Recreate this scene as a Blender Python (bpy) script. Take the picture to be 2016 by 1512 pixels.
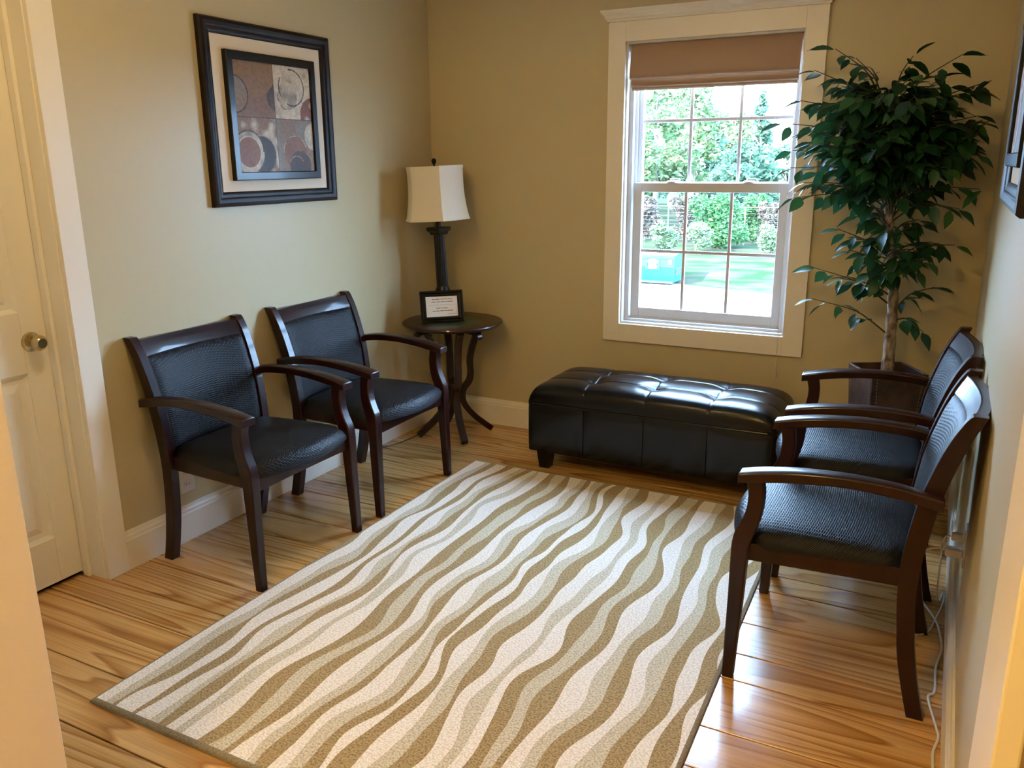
import bpy, bmesh, math, random
import numpy as np
from mathutils import Vector, Matrix, Euler

for o in list(bpy.data.objects):
    bpy.data.objects.remove(o, do_unlink=True)
SC = bpy.context.scene
COL = SC.collection
rnd = random.Random(7)

# ------------------------------------------------------------------ camera
cam_d = bpy.data.cameras.new('camera')
cam_d.sensor_fit = 'HORIZONTAL'; cam_d.sensor_width = 36.0
cam_d.lens = 1635.15 / 2016 * 36.0
cam_d.clip_start = 0.02; cam_d.clip_end = 500
cam = bpy.data.objects.new('camera', cam_d); COL.objects.link(cam)
yaw, pitch, roll = -0.48147, 0.26047, -0.008582
fw = Vector((math.sin(yaw)*math.cos(pitch), math.cos(yaw)*math.cos(pitch), -math.sin(pitch)))
rt = Vector((math.cos(yaw), -math.sin(yaw), 0)); up = rt.cross(fw)
r2 = rt*math.cos(roll) + up*math.sin(roll); u2 = up*math.cos(roll) - rt*math.sin(roll)
cam.matrix_world = Matrix(((r2.x, u2.x, -fw.x, 2.5784), (r2.y, u2.y, -fw.y, -4.0027), (r2.z, u2.z, -fw.z, 1.45), (0, 0, 0, 1)))
SC.camera = cam

# ------------------------------------------------------------------ world, sun, exposure
W = bpy.data.worlds.new('world'); SC.world = W; W.use_nodes = True
bg = W.node_tree.nodes['Background']
bg.inputs['Color'].default_value = (0.42, 0.66, 1.0, 1)
bg.inputs['Strength'].default_value = 38.0
sun_d = bpy.data.lights.new('sun', 'SUN'); sun_d.energy = 45; sun_d.angle = 0.01; sun_d.color = (1, 0.86, 0.72)
sun = bpy.data.objects.new('sun', sun_d); COL.objects.link(sun)
sun.rotation_euler = Vector((-0.55, -0.55, 0.62)).to_track_quat('Z', 'Y').to_euler()
sun.location = (0, -10, 20)
SC.view_settings.view_transform = 'Standard'; SC.view_settings.look = 'None'
SC.view_settings.gamma = 1; SC.view_settings.use_curve_mapping = False
SC.view_settings.exposure = 0.55
HALL_W = 46.0
ROOM_FILL_W = 12.0

# ------------------------------------------------------------------ helpers
def new_mat(name, col, rough=0.5, metal=0.0, spec=0.5, coat=0.0, coat_rough=0.1, sheen=0.0):
    m = bpy.data.materials.new(name); m.use_nodes = True
    b = m.node_tree.nodes['Principled BSDF']
    b.inputs['Base Color'].default_value = (*col, 1)
    b.inputs['Roughness'].default_value = rough
    b.inputs['Metallic'].default_value = metal
    b.inputs['Specular IOR Level'].default_value = spec
    b.inputs['Coat Weight'].default_value = coat
    b.inputs['Coat Roughness'].default_value = coat_rough
    b.inputs['Sheen Weight'].default_value = sheen
    return m

def nodes(m):
    nt = m.node_tree
    return nt, nt.nodes, nt.links, nt.nodes['Principled BSDF']

def N(nt, typ, **kw):
    n = nt.nodes.new(typ)
    for k, v in kw.items():
        if k.startswith('i_'):
            n.inputs[k[2:].replace('_', ' ')].default_value = v
        else:
            setattr(n, k, v)
    return n

def ramp(nt, stops, interp='LINEAR'):
    n = nt.nodes.new('ShaderNodeValToRGB'); cr = n.color_ramp; cr.interpolation = interp
    while len(cr.elements) > 1: cr.elements.remove(cr.elements[-1])
    cr.elements[0].position = stops[0][0]; cr.elements[0].color = (*stops[0][1], 1)
    for p, c in stops[1:]:
        e = cr.elements.new(p); e.color = (*c, 1)
    return n

def math_n(nt, op, a=None, b=None):
    n = nt.nodes.new('ShaderNodeMath'); n.operation = op
    for i, v in enumerate((a, b)):
        if v is None: continue
        if isinstance(v, (int, float)): n.inputs[i].default_value = v
        else: nt.links.new(v, n.inputs[i])
    return n.outputs[0]

def add_bump(m, scale, strength, dist=0.002, detail=3, coord='Object'):
    nt, ns, ls, b = nodes(m)
    tc = N(nt, 'ShaderNodeTexCoord'); no = N(nt, 'ShaderNodeTexNoise')
    no.inputs['Scale'].default_value = scale; no.inputs['Detail'].default_value = detail
    ls.new(tc.outputs[coord], no.inputs['Vector'])
    bp = N(nt, 'ShaderNodeBump'); bp.inputs['Strength'].default_value = strength; bp.inputs['Distance'].default_value = dist
    ls.new(no.outputs['Fac'], bp.inputs['Height']); ls.new(bp.outputs['Normal'], b.inputs['Normal'])
    return no

def mottled(m, c1, c2, scale, detail=3, lo=0.35, hi=0.65, stretch=(1, 1, 1)):
    nt, ns, ls, b = nodes(m)
    tc = N(nt, 'ShaderNodeTexCoord'); mp = N(nt, 'ShaderNodeMapping'); mp.inputs['Scale'].default_value = stretch
    no = N(nt, 'ShaderNodeTexNoise'); no.inputs['Scale'].default_value = scale; no.inputs['Detail'].default_value = detail
    ls.new(tc.outputs['Object'], mp.inputs['Vector']); ls.new(mp.outputs['Vector'], no.inputs['Vector'])
    r = ramp(nt, [(lo, c1), (hi, c2)]); ls.new(no.outputs['Fac'], r.inputs['Fac'])
    ls.new(r.outputs['Color'], b.inputs['Base Color'])
    return r

class MB:
    def __init__(s): s.v = []; s.f = []; s.m = []
    def quad_add(s, vs, fs, mi=0):
        o = len(s.v); s.v += [tuple(v) for v in vs]
        s.f += [tuple(i+o for i in f) for f in fs]; s.m += [mi]*len(fs)
        return s
    def box(s, x0, x1, y0, y1, z0, z1, mi=0):
        vs = [(x, y, z) for z in (z0, z1) for y in (y0, y1) for x in (x0, x1)]
        return s.quad_add(vs, [(0, 2, 3, 1), (4, 5, 7, 6), (0, 1, 5, 4), (2, 6, 7, 3), (0, 4, 6, 2), (1, 3, 7, 5)], mi)
    def loft(s, rings, cap=True, closed=False, mi=0):
        n = len(rings[0]); vs = [p for r in rings for p in r]; fs = []
        k = len(rings)
        for i in range(k if closed else k-1):
            a = i*n; b = ((i+1) % k)*n
            for j in range(n):
                fs.append((a+j, a+(j+1) % n, b+(j+1) % n, b+j))
        if cap and not closed:
            fs.append(tuple(range(n))[::-1]); fs.append(tuple((k-1)*n+j for j in range(n)))
        return s.quad_add(vs, fs, mi)
    def lathe(s, prof, seg=32, c=(0, 0), mi=0, cap=True):
        rings = [[(c[0]+r*math.cos(2*math.pi*j/seg), c[1]+r*math.sin(2*math.pi*j/seg), z) for j in range(seg)] for r, z in prof]
        return s.loft(rings, cap, False, mi)
    def tube(s, path, r, seg=8, mi=0):
        pts = [Vector(p) for p in path]; rings = []
        ref = Vector((0, 0, 1))
        for i, p in enumerate(pts):
            t = (pts[min(i+1, len(pts)-1)] - pts[max(i-1, 0)]).normalized()
            rr = r if isinstance(r, (int, float)) else r[i]
            a = t.cross(ref)
            if a.length < 0.05: a = t.cross(Vector((1, 0, 0)))
            a.normalize(); b = t.cross(a)
            rings.append([tuple(p + a*rr*math.cos(2*math.pi*j/seg) + b*rr*math.sin(2*math.pi*j/seg)) for j in range(seg)])
        return s.loft(rings, True, False, mi)
    def build(s, name, mat, parent=None, smooth=0.6, bevel=0.0, seg=2):
        me = bpy.data.meshes.new(name); me.from_pydata(s.v, [], s.f)
        for mm in (mat if isinstance(mat, (list, tuple)) else [mat]): me.materials.append(mm)
        me.polygons.foreach_set('material_index', s.m)
        bm = bmesh.new(); bm.from_mesh(me)
        bmesh.ops.recalc_face_normals(bm, faces=bm.faces); bm.to_mesh(me); bm.free()
        if smooth:
            me.polygons.foreach_set('use_smooth', [True]*len(me.polygons)); me.set_sharp_from_angle(angle=smooth)
        o = bpy.data.objects.new(name, me); COL.objects.link(o)
        if parent: o.parent = parent
        if bevel:
            md = o.modifiers.new('bevel', 'BEVEL'); md.width = bevel; md.segments = seg; md.limit_method = 'ANGLE'; md.angle_limit = 0.6
            md.harden_normals = False
        return o

def bx(*a): return MB().box(*a)

def tag(o, label=None, cat=None, group=None, kind=None):
    if label: o['label'] = label
    if cat: o['category'] = cat
    if group: o['group'] = group
    if kind: o['kind'] = kind
    return o

def empty(name, loc, rot=(0, 0, 0)):
    o = bpy.data.objects.new(name, None); o.empty_display_size = 0.1
    o.location = loc; o.rotation_euler = rot; COL.objects.link(o)
    return o

def struct(o, label):
    return tag(o, label, kind='structure')

def copy_tree(o, parent=None):
    c = o.copy(); COL.objects.link(c); c.parent = parent
    for ch in list(o.children): copy_tree(ch, c)
    return c

def smooth_path(pts, n=8):
    P = [np.array(p, float) for p in pts]; out = []
    for i in range(len(P)-1):
        p0 = P[max(i-1, 0)]; p1 = P[i]; p2 = P[i+1]; p3 = P[min(i+2, len(P)-1)]
        for k in range(n):
            t = k/n
            out.append(tuple(0.5*((2*p1)+(-p0+p2)*t+(2*p0-5*p1+4*p2-p3)*t*t+(-p0+3*p1-3*p2+p3)*t**3)))
    out.append(tuple(P[-1])); return out

# ------------------------------------------------------------------ materials
M = {}
M['wall'] = new_mat('wall_paint', (0.57, 0.475, 0.275), 0.42, spec=0.45); add_bump(M['wall'], 180, 0.05, 0.001)
M['ceiling'] = new_mat('ceiling_paint', (0.75, 0.72, 0.65), 0.8)
M['trim'] = new_mat('trim_paint', (0.85, 0.79, 0.67), 0.32); add_bump(M['trim'], 25, 0.04, 0.001)
M['door'] = new_mat('door_paint', (0.88, 0.82, 0.69), 0.35); add_bump(M['door'], 30, 0.04, 0.001)
M['vinyl'] = new_mat('white_vinyl', (0.66, 0.66, 0.66), 0.35)
M['grille'] = new_mat('backlit_vinyl_grille', (0.58, 0.56, 0.58), 0.45)  # vinyl darkened in its colour, standing in for backlit shade on the bars
M['ext'] = new_mat('exterior_siding', (0.5, 0.5, 0.47), 0.7)
M['gap'] = new_mat('dark_gap', (0.01, 0.008, 0.006), 0.9)

def wood_floor():
    m = new_mat('pine_plank', (0.5, 0.27, 0.1), 0.26, spec=0.5, coat=0.35, coat_rough=0.12)
    nt, ns, ls, b = nodes(m)
    ge = N(nt, 'ShaderNodeNewGeometry'); oi = N(nt, 'ShaderNodeObjectInfo')
    off = N(nt, 'ShaderNodeVectorMath', operation='SCALE'); off.inputs[0].default_value = (37.0, 11.0, 0.0); ls.new(oi.outputs['Random'], off.inputs['Scale'])
    ad = N(nt, 'ShaderNodeVectorMath', operation='ADD'); ls.new(ge.outputs['Position'], ad.inputs[0]); ls.new(off.outputs[0], ad.inputs[1])
    mp = N(nt, 'ShaderNodeMapping'); mp.inputs['Scale'].default_value = (0.42, 6.5, 1)
    ls.new(ad.outputs[0], mp.inputs['Vector'])
    n1 = N(nt, 'ShaderNodeTexNoise'); n1.inputs['Scale'].default_value = 1.0; n1.inputs['Detail'].default_value = 1.2; n1.inputs['Roughness'].default_value = 0.45; n1.inputs['Distortion'].default_value = 0.25
    ls.new(mp.outputs[0], n1.inputs['Vector'])
    w = math_n(nt, 'MULTIPLY', n1.outputs['Fac'], 12.0)
    fr = math_n(nt, 'FRACT', w)
    # pale early wood running gradually into a thin dark late-wood line
    cr = ramp(nt, [(0.0, (0.68, 0.41, 0.160)), (0.5, (0.63, 0.36, 0.125)), (0.80, (0.48, 0.245, 0.072)), (0.92, (0.36, 0.16, 0.044)), (1.0, (0.65, 0.38, 0.14))])
    ls.new(fr, cr.inputs['Fac'])
    mp2 = N(nt, 'ShaderNodeMapping'); mp2.inputs['Scale'].default_value = (3, 140, 1); ls.new(ad.outputs[0], mp2.inputs['Vector'])
    n2 = N(nt, 'ShaderNodeTexNoise'); n2.inputs['Scale'].default_value = 1; n2.inputs['Detail'].default_value = 3; ls.new(mp2.outputs[0], n2.inputs['Vector'])
    r2_ = ramp(nt, [(0.3, (0.78, 0.74, 0.7)), (0.7, (1.08, 1.05, 1.0))]); ls.new(n2.outputs['Fac'], r2_.inputs['Fac'])
    mx = N(nt, 'ShaderNodeMix', data_type='RGBA', blend_type='MULTIPLY'); mx.inputs['Factor'].default_value = 1
    ls.new(cr.outputs['Color'], mx.inputs['A']); ls.new(r2_.outputs['Color'], mx.inputs['B'])
    hs = N(nt, 'ShaderNodeHueSaturation'); ls.new(mx.outputs['Result'], hs.inputs['Color'])
    v = N(nt, 'ShaderNodeMapRange'); v.inputs['To Min'].default_value = 0.86; v.inputs['To Max'].default_value = 1.1
    ls.new(oi.outputs['Random'], v.inputs['Value']); ls.new(v.outputs[0], hs.inputs['Value'])
    ls.new(hs.outputs['Color'], b.inputs['Base Color'])
    bp = N(nt, 'ShaderNodeBump'); bp.inputs['Strength'].default_value = 0.12; bp.inputs['Distance'].default_value = 0.001
    ls.new(n2.outputs['Fac'], bp.inputs['Height']); ls.new(bp.outputs['Normal'], b.inputs['Normal'])
    return m
M['plank'] = wood_floor()

M['mahogany'] = new_mat('dark_mahogany', (0.04, 0.012, 0.009), 0.38, spec=0.25, coat=0.32, coat_rough=0.1)
mottled(M['mahogany'], (0.008, 0.0016, 0.0016), (0.024, 0.0045, 0.0042), 14, 4, 0.3, 0.7, (1, 1, 0.25))
M['table_wood'] = new_mat('walnut_table', (0.045, 0.016, 0.009), 0.36, spec=0.3, coat=0.25, coat_rough=0.12)
mottled(M['table_wood'], (0.013, 0.0045, 0.003), (0.036, 0.012, 0.006), 10, 4, 0.3, 0.7, (1, 5, 1))
M['green'] = new_mat('green_leather_inlay', (0.03, 0.05, 0.022), 0.4)
mottled(M['green'], (0.022, 0.05, 0.018), (0.04, 0.08, 0.032), 40)
M['black_wood'] = new_mat('black_lacquer', (0.004, 0.0036, 0.0036), 0.32, spec=0.3, coat=0.1)
add_bump(M['black_wood'], 60, 0.05, 0.001)
M['art_frame'] = new_mat('espresso_frame', (0.018, 0.011, 0.009), 0.42, spec=0.22)
mottled(M['art_frame'], (0.007, 0.005, 0.005), (0.018, 0.010, 0.007), 9)
M['mat_board'] = new_mat('cream_mat_board', (0.80, 0.70, 0.55), 0.85); add_bump(M['mat_board'], 300, 0.05, 0.0005)
M['leather'] = new_mat('black_leather', (0.003, 0.0026, 0.003), 0.25, spec=0.3)
add_bump(M['leather'], 160, 0.18, 0.001, 4)
M['shade'] = new_mat('cream_lamp_fabric', (0.78, 0.70, 0.56), 0.8); add_bump(M['shade'], 350, 0.1, 0.0006)
M['brass'] = new_mat('aged_brass', (0.33, 0.25, 0.10), 0.22, metal=1.0); mottled(M['brass'], (0.48, 0.38, 0.2), (0.62, 0.52, 0.3), 60)
M['paper'] = new_mat('white_paper', (0.82, 0.80, 0.73), 0.7)
M['ink'] = new_mat('grey_ink', (0.09, 0.085, 0.08), 0.7)
M['plastic'] = new_mat('white_plastic', (0.75, 0.72, 0.66), 0.35)
M['blackplastic'] = new_mat('brown_cord', (0.03, 0.018, 0.01), 0.45)
M['bark'] = new_mat('mottled_bark', (0.3, 0.22, 0.15), 0.85)
mottled(M['bark'], (0.09, 0.055, 0.035), (0.36, 0.29, 0.215), 38, 5, 0.38, 0.62, (1, 1, 0.6)); add_bump(M['bark'], 60, 0.6, 0.004)
M['twig'] = new_mat('brown_twig', (0.045, 0.028, 0.016), 0.7); add_bump(M['twig'], 80, 0.3, 0.002)
M['soil'] = new_mat('coconut_mulch', (0.09, 0.05, 0.03), 0.95); mottled(M['soil'], (0.04, 0.02, 0.012), (0.17, 0.10, 0.06), 60)
M['pot'] = new_mat('brown_leatherette', (0.055, 0.028, 0.018), 0.38); mottled(M['pot'], (0.03, 0.014, 0.01), (0.09, 0.045, 0.03), 16, 5); add_bump(M['pot'], 90, 0.25, 0.002, 4)
M['stitch'] = new_mat('tan_stitching', (0.35, 0.26, 0.18), 0.8)

def fabric():
    m = new_mat('charcoal_ribbed_fabric', (0.02, 0.021, 0.026), 0.48, spec=0.22)
    nt, ns, ls, b = nodes(m)
    tc = N(nt, 'ShaderNodeTexCoord'); sp = N(nt, 'ShaderNodeSeparateXYZ'); ls.new(tc.outputs['Object'], sp.inputs[0])
    tri = math_n(nt, 'PINGPONG', sp.outputs[1], 0.007)
    zz = math_n(nt, 'MULTIPLY', tri, 0.45)
    y = math_n(nt, 'ADD', math_n(nt, 'ADD', sp.outputs[0], sp.outputs[2]), zz)
    s = math_n(nt, 'SINE', math_n(nt, 'MULTIPLY', y, 2*math.pi/0.0065))
    mr = N(nt, 'ShaderNodeMapRange'); mr.inputs['From Min'].default_value = -1; ls.new(s, mr.inputs['Value'])
    cr = ramp(nt, [(0.25, (0.003, 0.0033, 0.0045)), (0.8, (0.016, 0.018, 0.023))]); ls.new(mr.outputs[0], cr.inputs['Fac'])
    ls.new(cr.outputs['Color'], b.inputs['Base Color'])
    bp = N(nt, 'ShaderNodeBump'); bp.inputs['Strength'].default_value = 0.5; bp.inputs['Distance'].default_value = 0.0012
    ls.new(mr.outputs[0], bp.inputs['Height']); ls.new(bp.outputs['Normal'], b.inputs['Normal'])
    return m
M['fabric'] = fabric()

def pile(name, c, var=0.5):
    m = new_mat(name, c, 0.95, spec=0.1, sheen=0.15)
    nt, ns, ls, b = nodes(m)
    tc = N(nt, 'ShaderNodeTexCoord'); no = N(nt, 'ShaderNodeTexNoise'); no.inputs['Scale'].default_value = 165; no.inputs['Detail'].default_value = 3
    ls.new(tc.outputs['Object'], no.inputs['Vector'])
    d = tuple(x*(1-var) for x in c); e = tuple(min(1, x*(1+var*0.35)) for x in c)
    r = ramp(nt, [(0.36, d), (0.58, e)]); ls.new(no.outputs['Fac'], r.inputs['Fac']); ls.new(r.outputs['Color'], b.inputs['Base Color'])
    bp = N(nt, 'ShaderNodeBump'); bp.inputs['Strength'].default_value = 0.7; bp.inputs['Distance'].default_value = 0.004
    ls.new(no.outputs['Fac'], bp.inputs['Height']); ls.new(bp.outputs['Normal'], b.inputs['Normal'])
    return m
M['rug_tan'] = pile('tan_pile', (0.40, 0.285, 0.130), 0.45)
M['rug_cream'] = pile('cream_pile', (0.87, 0.81, 0.72), 0.22)
M['rug_grey'] = pile('sage_grey_pile', (0.64, 0.57, 0.42), 0.34)
M['rug_bind'] = pile('olive_binding', (0.27, 0.22, 0.14), 0.2)

def blind_mat():
    m = new_mat('brown_shade_cloth', (0.43, 0.29, 0.195), 0.85, spec=0.2)
    nt, ns, ls, b = nodes(m)
    tr = N(nt, 'ShaderNodeBsdfTranslucent'); tr.inputs['Color'].default_value = (0.5, 0.32, 0.2, 1)
    mx = N(nt, 'ShaderNodeMixShader'); mx.inputs[0].default_value = 0.15
    ls.new(b.outputs[0], mx.inputs[1]); ls.new(tr.outputs[0], mx.inputs[2])
    ls.new(mx.outputs[0], nt.nodes['Material Output'].inputs['Surface'])
    add_bump(m, 400, 0.15, 0.0006)
    return m
M['blind'] = blind_mat()

def glass_mat(name, tint=(0.97, 0.98, 0.98), fac=0.05):
    m = bpy.data.materials.new(name); m.use_nodes = True; nt = m.node_tree; nt.nodes.remove(nt.nodes['Principled BSDF'])
    tr = N(nt, 'ShaderNodeBsdfTransparent'); tr.inputs[0].default_value = (*tint, 1)
    gl = N(nt, 'ShaderNodeBsdfGlossy'); gl.inputs['Roughness'].default_value = 0.02
    mx = N(nt, 'ShaderNodeMixShader'); mx.inputs[0].default_value = fac
    nt.links.new(tr.outputs[0], mx.inputs[1]); nt.links.new(gl.outputs[0], mx.inputs[2])
    nt.links.new(mx.outputs[0], nt.nodes['Material Output'].inputs['Surface'])
    return m
M['glass'] = glass_mat('window_glass')

def leaf_mat():
    m = new_mat('silk_leaf', (0.02, 0.08, 0.03), 0.42, spec=0.5)
    nt, ns, ls, b = nodes(m)
    oi = N(nt, 'ShaderNodeObjectInfo'); r = ramp(nt, [(0.0, (0.008, 0.042, 0.022)), (0.45, (0.014, 0.072, 0.028)), (0.8, (0.028, 0.105, 0.030)), (1.0, (0.05, 0.145, 0.042))])
    ls.new(oi.outputs['Random'], r.inputs['Fac'])
    ls.new(r.outputs['Color'], b.inputs['Base Color'])
    tr = N(nt, 'ShaderNodeBsdfTranslucent'); ls.new(r.outputs['Color'], tr.inputs['Color'])
    mx = N(nt, 'ShaderNodeMixShader'); mx.inputs[0].default_value = 0.25
    ls.new(b.outputs[0], mx.inputs[1]); ls.new(tr.outputs[0], mx.inputs[2])
    ls.new(mx.outputs[0], nt.nodes['Material Output'].inputs['Surface'])
    return m
M['leaf'] = leaf_mat()

# ------------------------------------------------------------------ room shell
RW = 2.72; NEAR = -3.25; NB = -3.37; CEIL = 2.55; HALLY = -5.9; HX1 = 3.6
PY = [0.0, -0.165, -0.30, -0.505, -0.64, -0.78, -0.975, -1.155, -1.28, -1.525, -1.71, -1.85, -2.09, -2.255, -2.395, -2.645, -2.85, -3.02, -3.2, -3.37]
fl = struct(bx(-0.2, HX1, HALLY, 0.16, -0.14, -0.02).build('floor', M['gap'], smooth=0), 'wide pine plank floor with dark open joints')
for i in range(len(PY)-1):
    y1, y0 = PY[i], PY[i+1]
    cuts = [-0.13, RW]
    if i % 3 == 1: cuts = [-0.13, 0.55 + 0.5*rnd.random(), RW]
    if i % 5 == 3: cuts = [-0.13, 1.6 + 0.5*rnd.random(), RW]
    for a, b in zip(cuts[:-1], cuts[1:]):
        bx(a+0.0004, b-0.0004, y0+0.0023, y1-0.0023, -0.02, 0.0).build('plank', M['plank'], fl, smooth=0, bevel=0.0015, seg=1)
hy = NB
while hy > HALLY+0.01:
    h0 = max(hy-0.19, HALLY)
    bx(-0.2, HX1, h0+0.001, hy-0.001, -0.02, 0.0).build('plank', M['plank'], fl, smooth=0, bevel=0.0012, seg=1); hy = h0

struct(bx(-0.35, HX1+0.15, HALLY-0.15, 0.2, CEIL, CEIL+0.15).build('ceiling', M['ceiling'], smooth=0), 'flat off-white ceiling')
# window opening
OX0, OX1, OZ0, OZ1 = 1.115, 1.938, 0.645, 2.0
wb = MB()
wb.box(-0.2, OX0, 0, 0.16, -0.14, CEIL); wb.box(OX1, RW+0.15, 0, 0.16, -0.14, CEIL)
wb.box(OX0, OX1, 0, 0.16, -0.14, OZ0); wb.box(OX0, OX1, 0, 0.16, OZ1, CEIL)
struct(wb.build('wall_back', M['wall'], smooth=0), 'khaki painted wall with the window')
DY0, DY1, DH = -3.085, -2.245, 2.05     # door opening in the left wall
wl = MB()
wl.box(-0.2, 0, DY1, 0, -0.14, CEIL); wl.box(-0.2, 0, HALLY, DY0, -0.14, CEIL); wl.box(-0.2, 0, DY0, DY1, DH, CEIL)
wl.box(-0.35, -0.2, HALLY, 0.0, -0.14, CEIL)
struct(wl.build('wall_left', M['wall'], smooth=0), 'khaki painted wall with the large framed art')
struct(bx(RW, RW+0.15, HALLY, 0, -0.14, CEIL).build('wall_right', M['wall'], smooth=0), 'khaki painted wall behind the pair of chairs on the right')
JX0, JX1, JH = 1.254, 2.648, 2.42
wn = MB(); wn.box(0, JX0-0.018, NB, NEAR, -0.02, CEIL); wn.box(JX1+0.018, RW, NB, NEAR, -0.02, CEIL); wn.box(JX0-0.018, JX1+0.018, NB, NEAR, JH+0.018, CEIL)
struct(wn.build('wall_front', M['wall'], smooth=0), 'wall with the wide cased opening nearest the camera')
struct(bx(-0.2, HX1, HALLY-0.15, HALLY, -0.14, CEIL).build('wall_hall', M['wall'], smooth=0), 'hall end wall behind the camera')
# cased opening trim
struct(bx(JX0-0.018, JX0, NB-0.018, NEAR+0.012, 0, JH).build('trim_1', M['trim'], smooth=0, bevel=0.002), 'cream jamb on the left of the near opening')
struct(bx(JX1, JX1+0.018, NB-0.018, NEAR+0.012, 0, JH).build('trim_2', M['trim'], smooth=0, bevel=0.002), 'cream jamb on the right of the near opening')
struct(bx(JX0-0.11, JX0-0.018, NB-0.018, NB, 0, JH).build('trim_3', M['trim'], smooth=0, bevel=0.002), 'cream casing on the hall side, left of the near opening')
struct(bx(JX0-0.018, JX1+0.018, NB-0.018, NEAR+0.012, JH, JH+0.018).build('trim_4', M['trim'], smooth=0, bevel=0.002), 'cream head jamb of the near opening')

# baseboards with a moulded cap
def baseboard(name, label, axis, fixed, a, b, sgn):
    prof = [(0, 0), (0.016, 0), (0.016, 0.112), (0.013, 0.118), (0.013, 0.127), (0.008, 0.135), (0.006, 0.147), (0, 0.147)]
    rings = []
    for t in (a, b):
        if axis == 'y': rings.append([(fixed + sgn*d, t, z) for d, z in prof])
        else: rings.append([(t, fixed + sgn*d, z) for d, z in prof])
    struct(MB().loft(rings).build(name, M['trim'], smooth=0.3), label)
baseboard('baseboard_left', 'cream baseboard along the left wall', 'y', 0, -2.176, 0, 1)
baseboard('baseboard_back', 'cream baseboard along the window wall', 'x', 0, 0.016, RW-0.016, -1)
baseboard('baseboard_right', 'cream baseboard along the right wall', 'y', RW, NEAR, 0, -1)

# ------------------------------------------------------------------ door
dr = struct(empty('door_1', (-0.08, (DY0+DY1)/2, 0)), 'closed cream panelled door with brass knob, left edge of photo')
def dbox(name, x0, x1, y0, y1, z0, z1, bev=0.002, mat='door', par=None):
    o = bx(x0+0.08, x1+0.08, y0-(DY0+DY1)/2, y1-(DY0+DY1)/2, z0, z1).build(name, M[mat], par or dr, smooth=0, bevel=bev); return o
LY0, LY1 = DY0+0.022, DY1-0.022
Z0, Z1 = 0.018, 2.022; DF, DB = -0.105, -0.14
rows = [(0.185, 0.781), (0.988, 1.60), (1.70, 1.90)]
ST = 0.095; MID = (LY0+LY1)/2
for a, b in ((LY0, LY0+ST), (MID-0.045, MID+0.045), (LY1-ST, LY1)): dbox('stile', DB, DF, a, b, Z0, Z1)
zc = [Z0, 0.185, 0.781, 0.988, 1.60, 1.70, 1.90, Z1]
for k in range(0, 8, 2):
    for a, b in ((LY0+ST, MID-0.045), (MID+0.045, LY1-ST)): dbox('rail', DB, DF, a, b, zc[k], zc[k+1])
for z0, z1 in rows:
    for a, b in ((LY0+ST, MID-0.045), (MID+0.045, LY1-ST)):
        cy = (DY0+DY1)/2; mb = MB(); x = DF+0.08
        def rect(d, xx): return [(xx, a+d-cy, z0+d), (xx, b-d-cy, z0+d), (xx, b-d-cy, z1-d), (xx, a+d-cy, z1-d)]
        mb.loft([rect(0, x-0.03), rect(0, x-0.004), rect(0.012, x-0.013), rect(0.03, x-0.013), rect(0.055, x-0.004)])
        mb.build('panel', M['door'], dr, smooth=0)
dbox('shadow_gap', -0.2, -0.17, DY0, DY1, -0.02, DH, 0, 'gap')
# jamb, stop and casing
for nm, a, b in (('jamb', DY1-0.02, DY1), ('jamb', DY0, DY0+0.02)): dbox(nm, -0.17, 0.0, a, b, 0, DH)
dbox('jamb', -0.17, 0, DY0, DY1, DH-0.02, DH)
dbox('stop', DF+0.002, DF+0.035, LY1-0.012, LY1+0.002, 0, DH-0.02, 0.003)
dbox('stop', DF+0.002, DF+0.035, LY0-0.002, LY0+0.012, 0, DH-0.02, 0.003)
dbox('casing', 0.0, 0.02, DY1-0.016, -2.176, 0, 2.13, 0.002)
dbox('casing', 0.0, 0.02, -3.17, DY0+0.016, 0, 2.13, 0.002)
dbox('casing', 0.0, 0.02, DY0+0.016, DY1-0.016, DH-0.016, 2.13, 0.002)
def rings_x(prof, cy, cz, seg=28):
    return [[(x, cy+r*math.cos(2*math.pi*j/seg), cz+r*math.sin(2*math.pi*j/seg)) for j in range(seg)] for r, x in prof]
ky, kz = -2.335-(DY0+DY1)/2, 0.885
kx = DF+0.08
kn = MB().loft(rings_x([(0.001, kx+0.062), (0.016, kx+0.062), (0.02, kx+0.059), (0.026, kx+0.050), (0.0265, kx+0.042), (0.02, kx+0.033), (0.012, kx+0.027), (0.011, kx+0.008)], ky, kz)).build('door_knob', M['brass'], dr)
MB().loft(rings_x([(0.034, kx), (0.034, kx+0.003), (0.031, kx+0.009), (0.018, kx+0.013), (0.011, kx+0.013)], ky, kz)).build('rosette', M['brass'], kn)

# ------------------------------------------------------------------ window
wn1 = struct(empty('window_1', (1.527, 0, 0.6)), 'white double hung window with grilles in wide flat casing')
def wbox(name, x0, x1, y0, y1, z0, z1, mat='trim', bev=0.0015, par=None):
    return bx(x0-1.527, x1-1.527, y0, y1, z0-0.6, z1-0.6).build(name, M[mat], par or wn1, smooth=0, bevel=bev)
CX0, CX1, CZ0, CZ1 = 1.033, 2.025, 0.556, 2.088
wbox('casing', CX0, OX0+0.004, -0.02, 0, CZ0, CZ1); wbox('casing', OX1-0.004, CX1, -0.02, 0, CZ0, CZ1)
wbox('casing', OX0+0.004, OX1-0.004, -0.02, 0, CZ0, OZ0+0.002); wbox('casing', OX0+0.004, OX1-0.004, -0.02, 0, OZ1-0.002, CZ1)
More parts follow.
